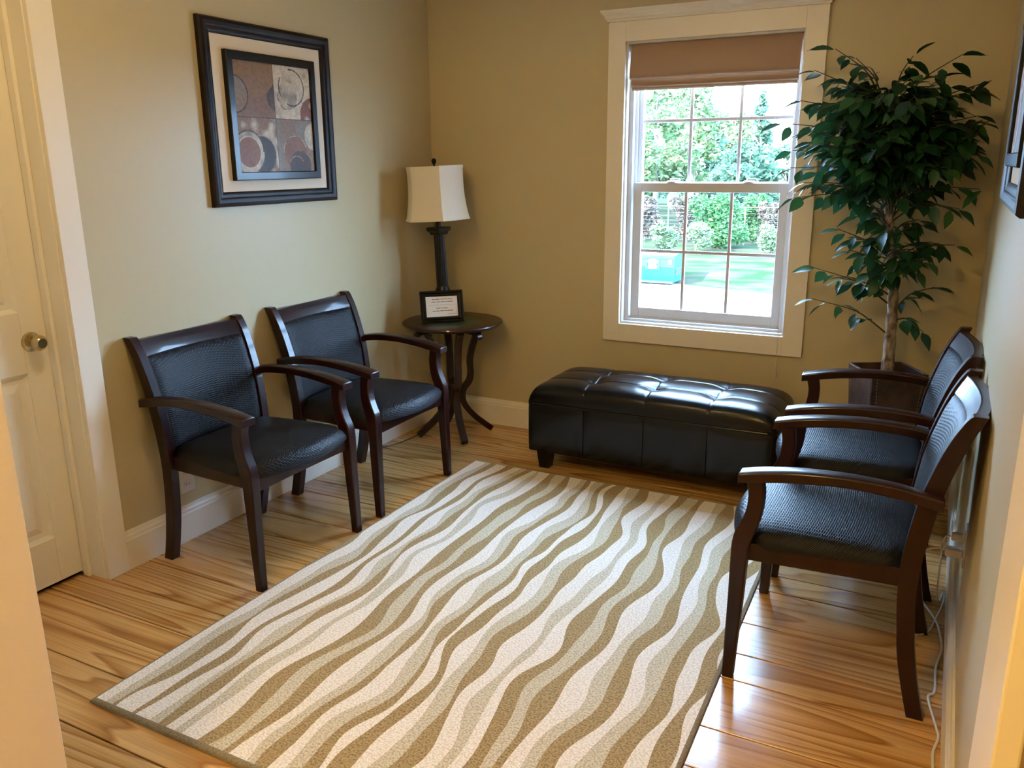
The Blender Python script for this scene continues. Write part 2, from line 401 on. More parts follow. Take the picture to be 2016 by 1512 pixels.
# crown cap: a moulding profile with returned ends
cp = [(0.0, 0.0), (0.006, 0.0), (0.008, 0.008), (0.016, 0.014), (0.018, 0.024), (0.030, 0.036), (0.034, 0.05), (0.0, 0.05)]
rings = []
for d, z in cp:
    e = d; yb = 0.0
    rings.append([(CX0-e-1.527, -0.02-d, CZ1+z-0.6), (CX1+e-1.527, -0.02-d, CZ1+z-0.6), (CX1+e-1.527, yb, CZ1+z-0.6), (CX0-e-1.527, yb, CZ1+z-0.6)])
MB().loft(rings[1:7]).build('cap_moulding', M['trim'], wn1, smooth=0.3)
# liner (jamb extensions)
T = 0.012
wbox('liner', OX0, OX0+T, -0.001, 0.16, OZ0, OZ1, 'vinyl'); wbox('liner', OX1-T, OX1, -0.001, 0.16, OZ0, OZ1, 'vinyl')
wbox('liner', OX0+T, OX1-T, -0.001, 0.16, OZ1-T, OZ1, 'vinyl'); wbox('sill', OX0+T, OX1-T, -0.001, 0.16, OZ0, OZ0+T, 'vinyl')
# vinyl frame tracks
for s in (0, 1):
    for k, (ya, yb, w) in enumerate(((0.035, 0.05, 0.022), (0.05, 0.095, 0.012), (0.095, 0.105, 0.026), (0.105, 0.15, 0.016))):
        a, b = (OX0+T, OX0+T+w) if s == 0 else (OX1-T-w, OX1-T)
        wbox('track', a, b, ya, yb, OZ0+T, OZ1-T, 'vinyl', 0.001)
wbox('sill', OX0+T, OX1-T, 0.03, 0.055, OZ0+T, OZ0+T+0.012, 'vinyl'); wbox('sill', OX0+T, OX1-T, 0.055, 0.10, OZ0+T, OZ0+T+0.02, 'vinyl')
def sash(x0, x1, y0, y1, z0, z1, gx0, gx1, gz0, gz1, low):
    s = empty('sash', (0, 0, 0)); s.parent = wn1
    wbox('stile', x0, gx0, y0, y1, z0, z1, 'vinyl', 0.003, s); wbox('stile', gx1, x1, y0, y1, z0, z1, 'vinyl', 0.003, s)
    wbox('rail', gx0, gx1, y0, y1, z0, gz0, 'vinyl', 0.003, s); wbox('rail', gx0, gx1, y0, y1, gz1, z1, 'vinyl', 0.003, s)
    ym = (y0+y1)/2; m = 0.0075
    xs = [gx0 + (gx1-gx0)*k/3 for k in (1, 2)]; zm = (gz0+gz1)/2
    wbox('muntin', gx0, gx1, ym-0.006, ym+0.006, zm-m, zm+m, 'grille', 0.002, s)
    for x in xs:
        wbox('muntin', x-m, x+m, ym-0.006, ym+0.006, gz0, zm-m, 'grille', 0.002, s)
        wbox('muntin', x-m, x+m, ym-0.006, ym+0.006, zm+m, gz1, 'grille', 0.002, s)
    ex = [gx0, xs[0]-m, xs[0]+m, xs[1]-m, xs[1]+m, gx1]
    for c in range(3):
        for za, zb in ((gz0, zm-m), (zm+m, gz1)):
            wbox('pane', ex[2*c], ex[2*c+1], ym-0.002, ym+0.002, za, zb, 'glass', 0, s)
    return s
LS = sash(1.152, 1.902, 0.058, 0.092, OZ0+T+0.02, 1.348, 1.196, 1.860, 0.725, 1.303, True)
US = sash(1.143, 1.912, 0.106, 0.138, 1.315, OZ1-T, 1.176, 1.886, 1.352, 1.93, False)
for lx in (1.345, 1.715):
    mb = MB(); mb.lathe([(0.001, 0.0), (0.030, 0.0), (0.030, 0.006), (0.024, 0.010), (0.012, 0.011), (0.012, 0.02), (0.001, 0.021)], 20, (lx-1.527, 0.078))
    mb.v = [(x, y, z+1.348-0.6) for x, y, z in mb.v]
    k = mb.build('sash_lock', M['vinyl'], wn1)
    bx(lx-1.527-0.014, lx-1.527+0.034, 0.072, 0.084, 0.748+0.012, 0.748+0.02).build('lever', M['vinyl'], k, smooth=0, bevel=0.002)

# roman shade: its own thing, hung inside the casing
sh = tag(empty('roman_shade', (1.527, 0.02, 1.985)), 'brown cloth roman shade pulled most of the way up the window', 'window shade')
def cloth(name, x0, x1, prof, thick=0.004):
    rings = []
    nx = 24
    for i in range(nx+1):
        x = x0 + (x1-x0)*i/nx; e = 0.002*math.sin(i*1.3)
        fr = [(x-1.527, y-0.02+e, z-1.985) for y, z in prof]; bk = [(x-1.527, y-0.02+thick+e, z-1.985) for y, z in prof[::-1]]
        rings.append(fr+bk)
    return MB().loft(rings).build(name, M['blind'], sh, smooth=0.8)
cloth('front_panel', 1.137, 1.918, smooth_path([(0.022, 1.986), (0.012, 1.95), (0.004, 1.90), (-0.004, 1.86), (-0.006, 1.836), (0.004, 1.829)], 4))
cloth('fold', 1.139, 1.914, smooth_path([(0.018, 1.85), (0.013, 1.82), (0.009, 1.80), (0.014, 1.793)], 4))
cloth('fold', 1.142, 1.912, smooth_path([(0.020, 1.82), (0.018, 1.80), (0.017, 1.786), (0.022, 1.779)], 4))
bx(1.137-1.527, 1.918-1.527, 0.008, 0.03, -0.012, 0.003).build('head_rail', M['blind'], sh, smooth=0)
for dx in (-0.395, 0.395):
    bx(dx-0.012 if dx > 0 else dx-0.0, dx+0.0 if dx > 0 else dx+0.012, 0.005, 0.02, -0.03, 0.0).build('bracket', M['vinyl'], sh, smooth=0)
pc = MB().tube(smooth_path([(0.386, 0.003, -0.01), (0.384, -0.006, -0.2), (0.384, -0.042, -0.7), (0.388, -0.05, -1.33), (0.389, -0.05, -1.505)], 6), 0.0014, 6).build('pull_cord', M['plastic'], sh)
MB().lathe([(0.001, -1.535), (0.004, -1.53), (0.005, -1.515), (0.002, -1.5), (0.001, -1.5)], 12, (0.389, -0.05)).build('cord_tassel', M['plastic'], pc)

# ------------------------------------------------------------------ rug
RY0, RY1, RX0 = -2.765, -0.606, 0.592
def rxr(y): return 2.10 + 0.05*(RY1-y)/(RY1-RY0)
def build_rug():
    rng = np.random.RandomState(11)
    ys = np.linspace(RY0+0.014, RY1-0.014, 130)
    ph = rng.rand(8, 4)*6.28
    def wave(x, y):
        return (0.011*np.sin(2*np.pi*(y/0.63 + x*1.3) + ph[0, 0]) + 0.007*np.sin(2*np.pi*(y/0.45 - x*2.3) + ph[1, 0])
                + 0.016*np.sin(2*np.pi*(y/1.4 + x*0.8) + ph[2, 0]) + 0.003*np.sin(2*np.pi*(y/0.27 + x*4.1) + ph[3, 0]))
    seq = [0, 1, 2, 0, 1, 2, 0, 1, 0, 1, 2, 0, 1, 2, 1, 0, 2]
    X = [RX0-0.16]; mats = []; k = 0
    wmap = {0: 0.035, 1: 0.040, 2: 0.036}
    while X[-1] < 2.32:
        c = seq[k % len(seq)]; mats.append(c); X.append(X[-1] + wmap[c]*(0.72+0.6*rng.rand())); k += 1
    B = []
    for i, x in enumerate(X):
        a, b, c, d = rng.rand(4)
        w = x + wave(x, ys) + 0.0085*np.sin(2*np.pi*(ys/(0.34+0.4*a) + b)) + 0.0028*np.sin(2*np.pi*(ys/(0.2+0.1*c) + d))
        B.append(w)
    for i in range(1, len(B)): B[i] = np.maximum(B[i], B[i-1]+0.010)
    lo = np.full_like(ys, RX0+0.012); hi = np.array([rxr(y)-0.012 for y in ys])
    B = [np.clip(b, lo, hi) for b in B]
    h = 0.0125
    mb = MB()
    for i, c in enumerate(mats):
        L, R = B[i], B[i+1]
        vs = [(L[j], ys[j], h) for j in range(len(ys))] + [(R[j], ys[j], h) for j in range(len(ys))]
        fs = []; n = len(ys)
        for j in range(n-1):
            if (R[j]-L[j]) + (R[j+1]-L[j+1]) < 2e-4: continue
            fs.append((j, n+j, n+j+1, j+1))
        mb.quad_add(vs, fs, c)
    root = tag(empty('area_rug', (1.37, -1.69, 0)), 'wavy striped area rug in cream, sage grey and tan on the floor', 'rug')
    mb.v = [(x-1.37, y+1.69, z) for x, y, z in mb.v]
    o = mb.build('striped_pile', [M['rug_tan'], M['rug_cream'], M['rug_grey']], root, smooth=0)
    # bound edge and backing
    c4 = [(RX0, RY0), (rxr(RY0), RY0-0.012), (rxr(RY1), RY1), (RX0, RY1)]
    ins = [(RX0+0.013, RY0+0.015), (rxr(RY0)-0.013, RY0+0.015), (rxr(RY1)-0.013, RY1-0.015), (RX0+0.013, RY1-0.015)]
    def rg(pts, z): return [(x-1.37, y+1.69, z) for x, y in pts]
    def lerp(t): return [(a[0]*(1-t)+b[0]*t, a[1]*(1-t)+b[1]*t) for a, b in zip(c4, ins)]
    MB().loft([rg(c4, 0.0006), rg(c4, 0.006), rg(lerp(0.3), 0.011), rg(lerp(0.75), 0.013), rg(ins, 0.0118), rg(ins, 0.0008)], cap=False, closed=True).build('binding', M['rug_bind'], root, smooth=1.0)
    MB().loft([rg(ins, 0.0006), rg(ins, 0.0118)]).build('backing', M['rug_bind'], root, smooth=0)
build_rug()

# ------------------------------------------------------------------ guest armchairs
# side profile, x = distance in front of the rear foot, z up:  (z, back edge, front edge)
REAR = [(0.0, 0.004, 0.046), (0.09, 0.026, 0.068), (0.18, 0.042, 0.086), (0.27, 0.053, 0.096), (0.38, 0.058, 0.104), (0.47, 0.053, 0.101),
        (0.59, 0.036, 0.085), (0.66, 0.022, 0.069), (0.74, 0.000, 0.045), (0.80, -0.020, 0.022), (0.845, -0.040, -0.002), (0.858, -0.047, -0.014)]
FRONT = [(0.0, 0.502, 0.533), (0.125, 0.496, 0.532), (0.25, 0.490, 0.530), (0.375, 0.485, 0.530), (0.42, 0.481, 0.529), (0.455, 0.471, 0.523),
         (0.49, 0.460, 0.508), (0.53, 0.453, 0.496), (0.575, 0.452, 0.494), (0.615, 0.458, 0.503)]
def ip(tab, z, k): return float(np.interp(z, [t[0] for t in tab], [t[k] for t in tab]))
def post(tab, ycs, thick, zs):
    rings = []
    sm = smooth_path([(t[0], t[1], t[2]) for t in tab], 4)
    for z, a, b in sm:
        yc = float(np.interp(z, ycs[0], ycs[1])); h = float(np.interp(z, thick[0], thick[1]))/2
        rings.append([(a, yc-h, z), (b, yc-h, z), (b, yc+h, z), (a, yc+h, z)])
    return MB().loft(rings)
def grid_solid(top, bot, nu, nv):
    """closed solid from two point grids top(u,v), bot(u,v), u,v in -1..1"""
    vs = []; fs = []
    for g in (top, bot):
        for i in range(nu+1):
            for j in range(nv+1): vs.append(g(-1+2*i/nu, -1+2*j/nv))
    n = (nu+1)*(nv+1); ix = lambda i, j: i*(nv+1)+j
    for i in range(nu):
        for j in range(nv):
            fs.append((ix(i, j), ix(i+1, j), ix(i+1, j+1), ix(i, j+1))); fs.append((n+ix(i, j), n+ix(i, j+1), n+ix(i+1, j+1), n+ix(i+1, j)))
    for i in range(nu):
        fs.append((ix(i, 0), n+ix(i, 0), n+ix(i+1, 0), ix(i+1, 0))); fs.append((ix(i, nv), ix(i+1, nv), n+ix(i+1, nv), n+ix(i, nv)))
    for j in range(nv):
        fs.append((ix(0, j), ix(0, j+1), n+ix(0, j+1), n+ix(0, j))); fs.append((ix(nu, j), n+ix(nu, j), n+ix(nu, j+1), ix(nu, j+1)))
    return MB().quad_add(vs, fs)

def make_chair():
    root = empty('guest_armchair', (0, 0, 0))
    for s in (-1, 1):
        post(REAR, ([0, 0.45, 0.86], [0.232*s, 0.240*s, 0.252*s]), ([0, 0.86], [0.036, 0.034]), None).build('back_leg', M['mahogany'], root, bevel=0.004)
        post(FRONT, ([0, 0.43, 0.62], [0.270*s, 0.264*s, 0.258*s]), ([0, 0.4, 0.62], [0.030, 0.040, 0.040]), None).build('front_leg', M['mahogany'], root, bevel=0.004)
        st = [(0.022, 0.644, 0.616), (0.065, 0.651, 0.623), (0.138, 0.662, 0.634), (0.251, 0.6665, 0.640), (0.368, 0.660, 0.632), (0.462, 0.646, 0.618), (0.522, 0.632, 0.606)]
        rings = []
        for d, zt, zb in smooth_path(st, 5):
            yc = float(np.interp(d, [0.02, 0.12, 0.52], [0.276, 0.272, 0.262]))*s; h = float(np.interp(d, [0.02, 0.25, 0.52], [0.017, 0.024, 0.030]))
            rings.append([(d, yc-h, zb-0.003), (d, yc+h, zb-0.003), (d, yc+h, zt-0.004), (d, yc+h*0.7, zt), (d, yc-h*0.7, zt), (d, yc-h, zt-0.004)])
        MB().loft(rings).build('armrest', M['mahogany'], root, bevel=0.003)
        # side rail
        r = []
        for d in (0.088, 0.492):
            yc = (0.226 if d < 0.2 else 0.250)*s
            r.append([(d, yc-0.011, 0.370), (d, yc+0.011, 0.370), (d, yc+0.011, 0.422), (d, yc-0.011, 0.422)])
        MB().loft(r).build('side_rail', M['mahogany'], root, smooth=0, bevel=0.003)
    r = []
    for i in range(17):
        u = -1+i/8; y = 0.248*u; bow = 0.014*(1-u*u); zb = 0.360+0.010*(1-u*u)
        r.append([(0.492+bow, y, zb), (0.516+bow, y, zb), (0.516+bow, y, 0.424), (0.492+bow, y, 0.424)])
    MB().loft(r).build('front_rail', M['mahogany'], root, bevel=0.003)
    bx(0.066, 0.088, -0.224, 0.224, 0.372, 0.430).build('rear_rail', M['mahogany'], root, smooth=0, bevel=0.003)
    # top rail, bowed backwards
    def rail(sgn):
        def g(u, v):
            z = 0.8155+0.0295*v; y = 0.240*u; bow = 0.032*(1-u*u)
            d = ip(REAR, z, 2)-0.004 if sgn > 0 else ip(REAR, z, 1)+0.006
            return (d-bow, y, z - 0.004*(1-u*u)*(1 if v > 0.5 else 0))
        return g
    grid_solid(rail(1), rail(-1), 16, 6).build('top_rail', M['mahogany'], root, smooth=0.9, bevel=0.003)
    # padded back
    def pad(sgn):
        def g(u, v):
            z = 0.613+0.179*v; w = float(np.interp(z, [0.45, 0.86], [0.223, 0.234])); y = w*u; bow = 0.032*(1-u*u)
            df = ip(REAR, z, 2); edge = (max(0, 1-abs(u)**6)*max(0, 1-abs(v)**10))**0.5
            d = df - 0.008 + 0.014*edge if sgn > 0 else df - 0.030
            return (d-bow, y, z)
        return g
    grid_solid(pad(1), pad(-1), 24, 24).build('back_pad', M['fabric'], root, smooth=1.0)
    # seat cushion with bowed front
    def seat(sgn):
        def g(u, v):
            t = (v+1)/2; a = abs(u)
            d = 0.074 + (0.444+0.052*(1-u*u))*t
            w = float(np.interp(d, [0.07, 0.108, 0.125, 0.44, 0.468, 0.484, 0.56], [0.219, 0.219, 0.240, 0.262, 0.258, 0.243, 0.243]))
            e = (max(0, 1-a**9)*max(0, 1-abs(v)**9))**0.42
            crown = 0.024*(1-u*u)*(1-(v-0.1)**2*0.8)
            if sgn > 0: return (d, w*u, 0.4225 + 0.038*e + crown)
            return (d, w*u*0.985, 0.408 if a > 0.97 or v > 0.97 else 0.41)
        return g
    grid_solid(seat(1), seat(-1), 36, 36).build('seat_cushion', M['fabric'], root, smooth=1.0)
    return root

chair = make_chair()
G = 'dark wood guest armchairs along the walls'
spots = [((0.050, -1.80, 0), 0.0, 'dark mahogany armchair with black ribbed upholstery, on the left wall nearest the door'),
         ((0.047, -1.095, 0), 0.0, 'dark mahogany armchair with black ribbed upholstery, next to the round lamp table'),
         ((2.663, -1.560, 0), math.pi+0.005, 'dark mahogany armchair with black ribbed upholstery, on the right wall nearest the camera'),
         ((2.655, -0.862, 0), math.pi+0.05, 'dark mahogany armchair on the right wall between the nearest chair and the potted tree')]
for i, (loc, rz, lab) in enumerate(spots):
    c = chair if i == 0 else copy_tree(chair)
    c.location = loc; c.rotation_euler = (0, 0, rz); tag(c, lab, 'armchair', G)

# ------------------------------------------------------------------ tufted ottoman
def make_ottoman():
    X0, X1, Y0, Y1 = 0.862, 2.030, -0.566, -0.085
    cx, cy = (X0+X1)/2, (Y0+Y1)/2; hx, hy = (X1-X0)/2, (Y1-Y0)/2
    root = tag(empty('tufted_ottoman', (cx, cy, 0)), 'long black leather ottoman bench with tufted top under the window', 'ottoman')
    sx = [-hx+2*hx*k/4 for k in (1, 2, 3)]; sy = [-hy+2*hy*k/3 for k in (1, 2)]
    nx, ny = 260, 110
    def top(u, v):
        # denser sampling, rounded plan
        x = hx*u; y = hy*v
        ex = abs(u); ey = abs(v)
        e = (max(0, 1-ex**14)*max(0, 1-ey**11))**0.5
        x *= 1-0.012*(ey**8); y *= 1-0.025*(ex**14)
        z = 0.345+0.085*e
        dx = min(abs(x-a) for a in sx); dy = min(abs(y-a) for a in sy)
        crease = 0.004*math.exp(-(dx/0.0045)**2) + 0.004*math.exp(-(dy/0.0045)**2)
        puffx = math.exp(-(dx/0.05)**2); puffy = math.exp(-(dy/0.045)**2)
        z -= (crease + 0.003*puffx + 0.003*puffy)*e
        dd = min(math.hypot(x-a, y-b) for a in sx for b in sy)
        z -= (0.014*math.exp(-(dd/0.045)**2))*e
        z += 0.020*(1-(x/hx)**2)*(1-(y/hy)**2)
        return (x, y, z)
    def bot(u, v): return (hx*u*(1-0.012*abs(v)**8), hy*v*(1-0.025*abs(u)**14), 0.33)
    grid_solid(top, bot, nx, ny).build('tufted_top', M['leather'], root, smooth=1.2)
    for a in sx:
        for b in sy:
            z = top(a/hx, b/hy)[2]
            mb = MB().lathe([(0.001, 0.008), (0.006, 0.0075), (0.010, 0.005), (0.012, 0.0), (0.010, -0.004)], 14, (a, b)); mb.v = [(p, q, r+z-0.002) for p, q, r in mb.v]
            mb.build('button', M['leather'], root)
    # piping under the top
    def rr(z, d, n=10, rad=0.045):
        out = []
        for qx, qy, a0 in ((1, 1, 0), (-1, 1, 90), (-1, -1, 180), (1, -1, 270)):
            for k in range(n+1):
                a = math.radians(a0+90*k/n); out.append((qx*(hx-d-rad)+rad*math.cos(a), qy*(hy-d-rad)+rad*math.sin(a), z))
        return out
    pth = rr(0.338, -0.001); pr = []
    for i in range(len(pth)):
        p = Vector(pth[i]); t = (Vector(pth[(i+1) % len(pth)])-Vector(pth[i-1])).normalized(); nrm = Vector((t.y, -t.x, 0))
        pr.append([tuple(p + nrm*0.005*math.cos(a) + Vector((0, 0, 0.005*math.sin(a)))) for a in [2*math.pi*k/8 for k in range(8)]])
    MB().loft(pr, closed=True).build('piping', M['leather'], root)
    # core and puffed side panels, each its own piece
    MB().loft([rr(0.095, 0.012), rr(0.335, 0.008)]).build('body', M['leather'], root)
    def panel(ax, a, b, face):
        def outer(u, v):
            t = (a+b)/2 + ((b-a)/2-0.0016)*u; z = 0.2145+0.1195*v
            e = (max(0, 1-abs(u)**30)*max(0, 1-abs(v)**16))**0.5
            off = 0.006 + 0.005*e + 0.006*(1-v*v)*(1-u*u)
            return (t, face*(hy-0.010+off), z) if ax == 'x' else (face*(hx-0.010+off), t, z)
        def inner(u, v):
            t = (a+b)/2 + (b-a)/2*u; z = 0.2145+0.1195*v
            return (t, face*(hy-0.016), z) if ax == 'x' else (face*(hx-0.016), t, z)
        grid_solid(outer, inner, 14, 12).build('side_panel', M['leather'], root, smooth=1.0)
    ed = [-hx+0.012] + sx + [hx-0.012]
    for a, b in zip(ed[:-1], ed[1:]):
        for f in (-1, 1): panel('x', a, b, f)
    ed = [-hy+0.012] + sy + [hy-0.012]
    for a, b in zip(ed[:-1], ed[1:]):
        for f in (-1, 1): panel('y', a, b, f)
    for qx in (-1, 1):
        for qy in (-1, 1):
            px, py = qx*(hx-0.075), qy*(hy-0.06)
            MB().loft([[(px-w, py-w, z), (px+w, py-w, z), (px+w, py+w, z), (px-w, py+w, z)] for w, z in ((0.026, 0), (0.036, 0.098))]).build('leg', M['black_wood'], root, smooth=0, bevel=0.003)
make_ottoman()

# ------------------------------------------------------------------ round side table
TX, TY, TH, TR = 0.278, -0.278, 0.64, 0.268
tb = tag(empty('round_side_table', (TX, TY, 0)), 'round dark wood pedestal table with curved legs in the corner', 'side table')
MB().lathe([(0.001, TH-0.026), (TR-0.03, TH-0.026), (TR-0.012, TH-0.022), (TR-0.004, TH-0.016), (TR, TH-0.009), (TR-0.002, TH-0.003), (TR-0.009, TH), (0.158, TH), (0.157, TH-0.002), (0.001, TH-0.002)], 72).build('table_top', M['table_wood'], tb, smooth=0.7)
MB().lathe([(0.001, TH-0.0025), (0.1565, TH-0.0025), (0.1565, TH-0.0004), (0.001, TH-0.0004)], 64).build('leather_inlay', M['green'], tb)
MB().lathe([(0.001, 0.185), (0.03, 0.185), (0.034, 0.195), (0.034, 0.285), (0.028, 0.295), (0.001, 0.30)], 24).build('center_hub', M['table_wood'], tb)
def swept(path, w, t, ang):
    ca, sa = math.cos(ang), math.sin(ang); rings = []
    P = smooth_path(path, 6)
    for i, (r, z) in enumerate(P):
        a = P[max(i-1, 0)]; b = P[min(i+1, len(P)-1)]; tx, tz = b[0]-a[0], b[1]-a[1]; l = math.hypot(tx, tz); nx, nz = -tz/l, tx/l
        ring = []
        for e, f in ((-1, -1), (1, -1), (1, 1), (-1, 1)):
            rr_, zz = r+nx*t/2*e, z+nz*t/2*e; q = w/2*f
            ring.append((rr_*ca - q*sa, rr_*sa + q*ca, zz))
        rings.append(ring)
    return MB().loft(rings)
for k in range(4):
    a = math.radians(45+90*k)
    swept([(0.168, 0.605), (0.142, 0.575), (0.108, 0.50), (0.090, 0.42), (0.092, 0.345), (0.082, 0.30), (0.052, 0.262), (0.043, 0.215), (0.058, 0.165), (0.105, 0.105), (0.16, 0.055), (0.207, 0.018)], 0.036, 0.031, a).build('leg', M['table_wood'], tb, bevel=0.004)
    swept([(0.02, 0.602), (0.10, 0.602), (0.19, 0.601), (0.222, 0.594), (0.232, 0.582), (0.224, 0.576)], 0.028, 0.021, a+math.radians(22)).build('scroll_bracket', M['table_wood'], tb, bevel=0.003)

# table lamp, leaning a little to the left
ldir = Vector((-r2.x, -r2.y, 0)).normalized()
LX, LYY = 0.217, -0.257
lean = 0.04
lp = tag(empty('table_lamp', (LX, LYY, TH)), 'table lamp with black fluted column and cream hexagonal shade, tilted slightly', 'table lamp')
lp.rotation_mode = 'QUATERNION'
lp.rotation_quaternion = Vector((0, 0, 1)).rotation_difference(Vector((ldir.x*math.sin(lean), ldir.y*math.sin(lean), math.cos(lean))))
lrz = math.atan2(-fw.y, -fw.x)
def sq(h, z, a=lrz+math.radians(50)):
    return [(h*math.sqrt(2)*math.cos(a+math.radians(45+90*k)), h*math.sqrt(2)*math.sin(a+math.radians(45+90*k)), z) for k in range(4)]
MB().loft([sq(0.055, 0.0045), sq(0.055, 0.022), sq(0.050, 0.030), sq(0.047, 0.034), sq(0.047, 0.050), sq(0.042, 0.058), sq(0.040, 0.115), sq(0.043, 0.12), sq(0.043, 0.132)]).build('base', M['black_wood'], lp, smooth=0.3, bevel=0.002)
MB().lathe([(0.044, 0.132), (0.044, 0.14), (0.042, 0.148), (0.040, 0.160), (0.034, 0.172), (0.031, 0.18)], 32).build('column_foot', M['black_wood'], lp)
rings = []
for z in (0.176, 0.45):
    rad = 0.032 if z < 0.3 else 0.028
    rings.append([((rad-0.0035*(0.5+0.5*math.cos(12*2*math.pi*k/96)))*math.cos(2*math.pi*k/96), (rad-0.0035*(0.5+0.5*math.cos(12*2*math.pi*k/96)))*math.sin(2*math.pi*k/96), z) for k in range(96)])
MB().loft(rings).build('fluted_column', M['black_wood'], lp, smooth=0.8)
MB().loft([sq(0.030, 0.448), sq(0.034, 0.455), sq(0.036, 0.462), sq(0.045, 0.470), sq(0.046, 0.486), sq(0.040, 0.489)]).build('capital', M['black_wood'], lp, smooth=0.3, bevel=0.002)
MB().lathe([(0.012, 0.489), (0.012, 0.56), (0.018, 0.562), (0.018, 0.60), (0.01, 0.605)], 20).build('neck', M['black_wood'], lp)
harp = MB().tube(smooth_path([(0.0, 0.016, 0.565), (0.0, 0.05, 0.62), (0.0, 0.05, 0.72), (0.0, 0.02, 0.79), (0.0, 0.0, 0.80)], 5), 0.002, 6)
harp.tube(smooth_path([(0.0, -0.016, 0.565), (0.0, -0.05, 0.62), (0.0, -0.05, 0.72), (0.0, -0.02, 0.79), (0.0, 0.0, 0.80)], 5), 0.002, 6)
harp.build('harp', M['brass'], lp)
MB().lathe([(0.001, 0.795), (0.006, 0.797), (0.005, 0.806), (0.008, 0.808), (0.0125, 0.818), (0.0125, 0.826), (0.008, 0.834), (0.001, 0.836)], 24).build('finial', M['black_wood'], lp)
# hexagonal bell shade: corners at the seams seen in the photo
def hexring(R, z, k_sub=8):
    out = []
    a0 = lrz + math.radians(90+90-13.7)  # a corner 13.7 deg right of the view line
    a0 = lrz + math.radians(13.7)
    for s in range(6):
        p = Vector((R*math.cos(a0+math.radians(60*s)), R*math.sin(a0+math.radians(60*s)), z)); q = Vector((R*math.cos(a0+math.radians(60*s+60)), R*math.sin(a0+math.radians(60*s+60)), z))
        for k in range(k_sub):
            t = k/k_sub; c = p.lerp(q, t); rr_ = math.hypot(c.x, c.y); bulge = R*0.62/1.0 + rr_*0.38
            f = (rr_*0.55 + R*0.45)/rr_
            out.append((c.x*f, c.y*f, z))
    return out
SZ0, SZ1 = 0.527, 0.795
def srad(t): return 0.155 + 0.022*(1-t)**2.6 - 0.004*math.sin(math.pi*t)
outer = [hexring(srad(t), SZ0+(SZ1-SZ0)*t) for t in [k/14 for k in range(15)]]
inner = [[(x*0.985, y*0.985, z) for x, y, z in r] for r in outer[::-1]]
MB().loft(outer+inner, closed=True).build('lamp_shade', M['shade'], lp, smooth=0.35)
shade_o = lp.children[-1]
for z, R, nm in ((SZ1-0.006, srad(1)+0.0015, 'shade_trim'), (SZ0+0.003, srad(0)+0.001, 'shade_trim')):
    hr = 0.008 if z > 0.7 else 0.004
    a = hexring(R, z-hr); b = hexring(R, z+hr)
    MB().loft([[(x*0.975, y*0.975, zz) for x, y, zz in a], a, b, [(x*0.975, y*0.975, zz) for x, y, zz in b]], cap=False, closed=True).build(nm, M['shade'], shade_o, smooth=0.35)
sp = MB()
for k in range(3):
    a = 2*math.pi*k/3; sp.tube([(0, 0, 0.794), (0.148*math.cos(a), 0.148*math.sin(a), 0.789)], 0.0016, 5)
sp.build('spider', M['brass'], shade_o)
# cords of the lamp
cd = tag(MB().tube(smooth_path([(0.20, -0.33, 0.618), (0.185, -0.345, 0.56), (0.18, -0.33, 0.42), (0.20, -0.30, 0.30), (0.17, -0.20, 0.10), (0.12, -0.33, 0.02), (0.09, -0.50, 0.004), (0.05, -0.62, 0.004), (0.022, -0.70, 0.05), (0.012, -0.72, 0.20)], 8), 0.0028, 6).build('lamp_cord', M['blackplastic']), 'thin brown lamp cord hanging below the round table and onto the floor', 'cord')

# small framed notice
fx = Vector((0.166, 0.156, 0)).normalized(); fc = Vector(((0.186+0.352)/2, (-0.436-0.28)/2, TH)); fn = Vector((fx.y, -fx.x, 0))
fr = tag(empty('tabletop_notice_frame', fc), 'small black tabletop frame with printed white notice, standing before the lamp', 'picture frame')
tilt = math.radians(14)
fr.rotation_euler = (Matrix((( fx.x, -fn.x, 0), (fx.y, -fn.y, 0), (0, 0, 1))).to_euler())
TM = Matrix.Rotation(-tilt, 4, 'X')
def ft(mb):
    mb.v = [tuple(TM @ Vector(p) + Vector((0, 0, 0.003))) for p in mb.v]; return mb
FW, FH = 0.114, 0.166
def frect(d, y): return [(-FW+d, y, d), (FW-d, y, d), (FW-d, y, FH-d), (-FW+d, y, FH-d)]
ft(MB().loft([frect(0, 0.008), frect(0, -0.006), frect(0.004, -0.012), frect(0.010, -0.011), (frect(0.014, -0.006)), frect(0.019, -0.009), frect(0.024, -0.008), frect(0.030, -0.002), frect(0.030, 0.008)], cap=False, closed=True)).build('frame', M['black_wood'], fr, smooth=0.4)
ft(bx(-FW+0.004, FW-0.004, 0.004, 0.008, 0.004, FH-0.004)).build('backing', M['black_wood'], fr, smooth=0)
pp = ft(bx(-FW+0.030, FW-0.030, 0.0, 0.003, 0.030, FH-0.030)).build('notice', M['paper'], fr, smooth=0)
bx(-0.03, 0.03, 0.0, 0.003, 0, 0.125)
es = MB().loft([[(-0.03, 0.05, 0.001), (0.03, 0.05, 0.001), (0.03, 0.054, 0.001), (-0.03, 0.054, 0.001)], [(-0.02, 0.032, 0.12), (0.02, 0.032, 0.12), (0.02, 0.036, 0.12), (-0.02, 0.036, 0.12)]]); es.build('easel_leg', M['black_wood'], fr, smooth=0)
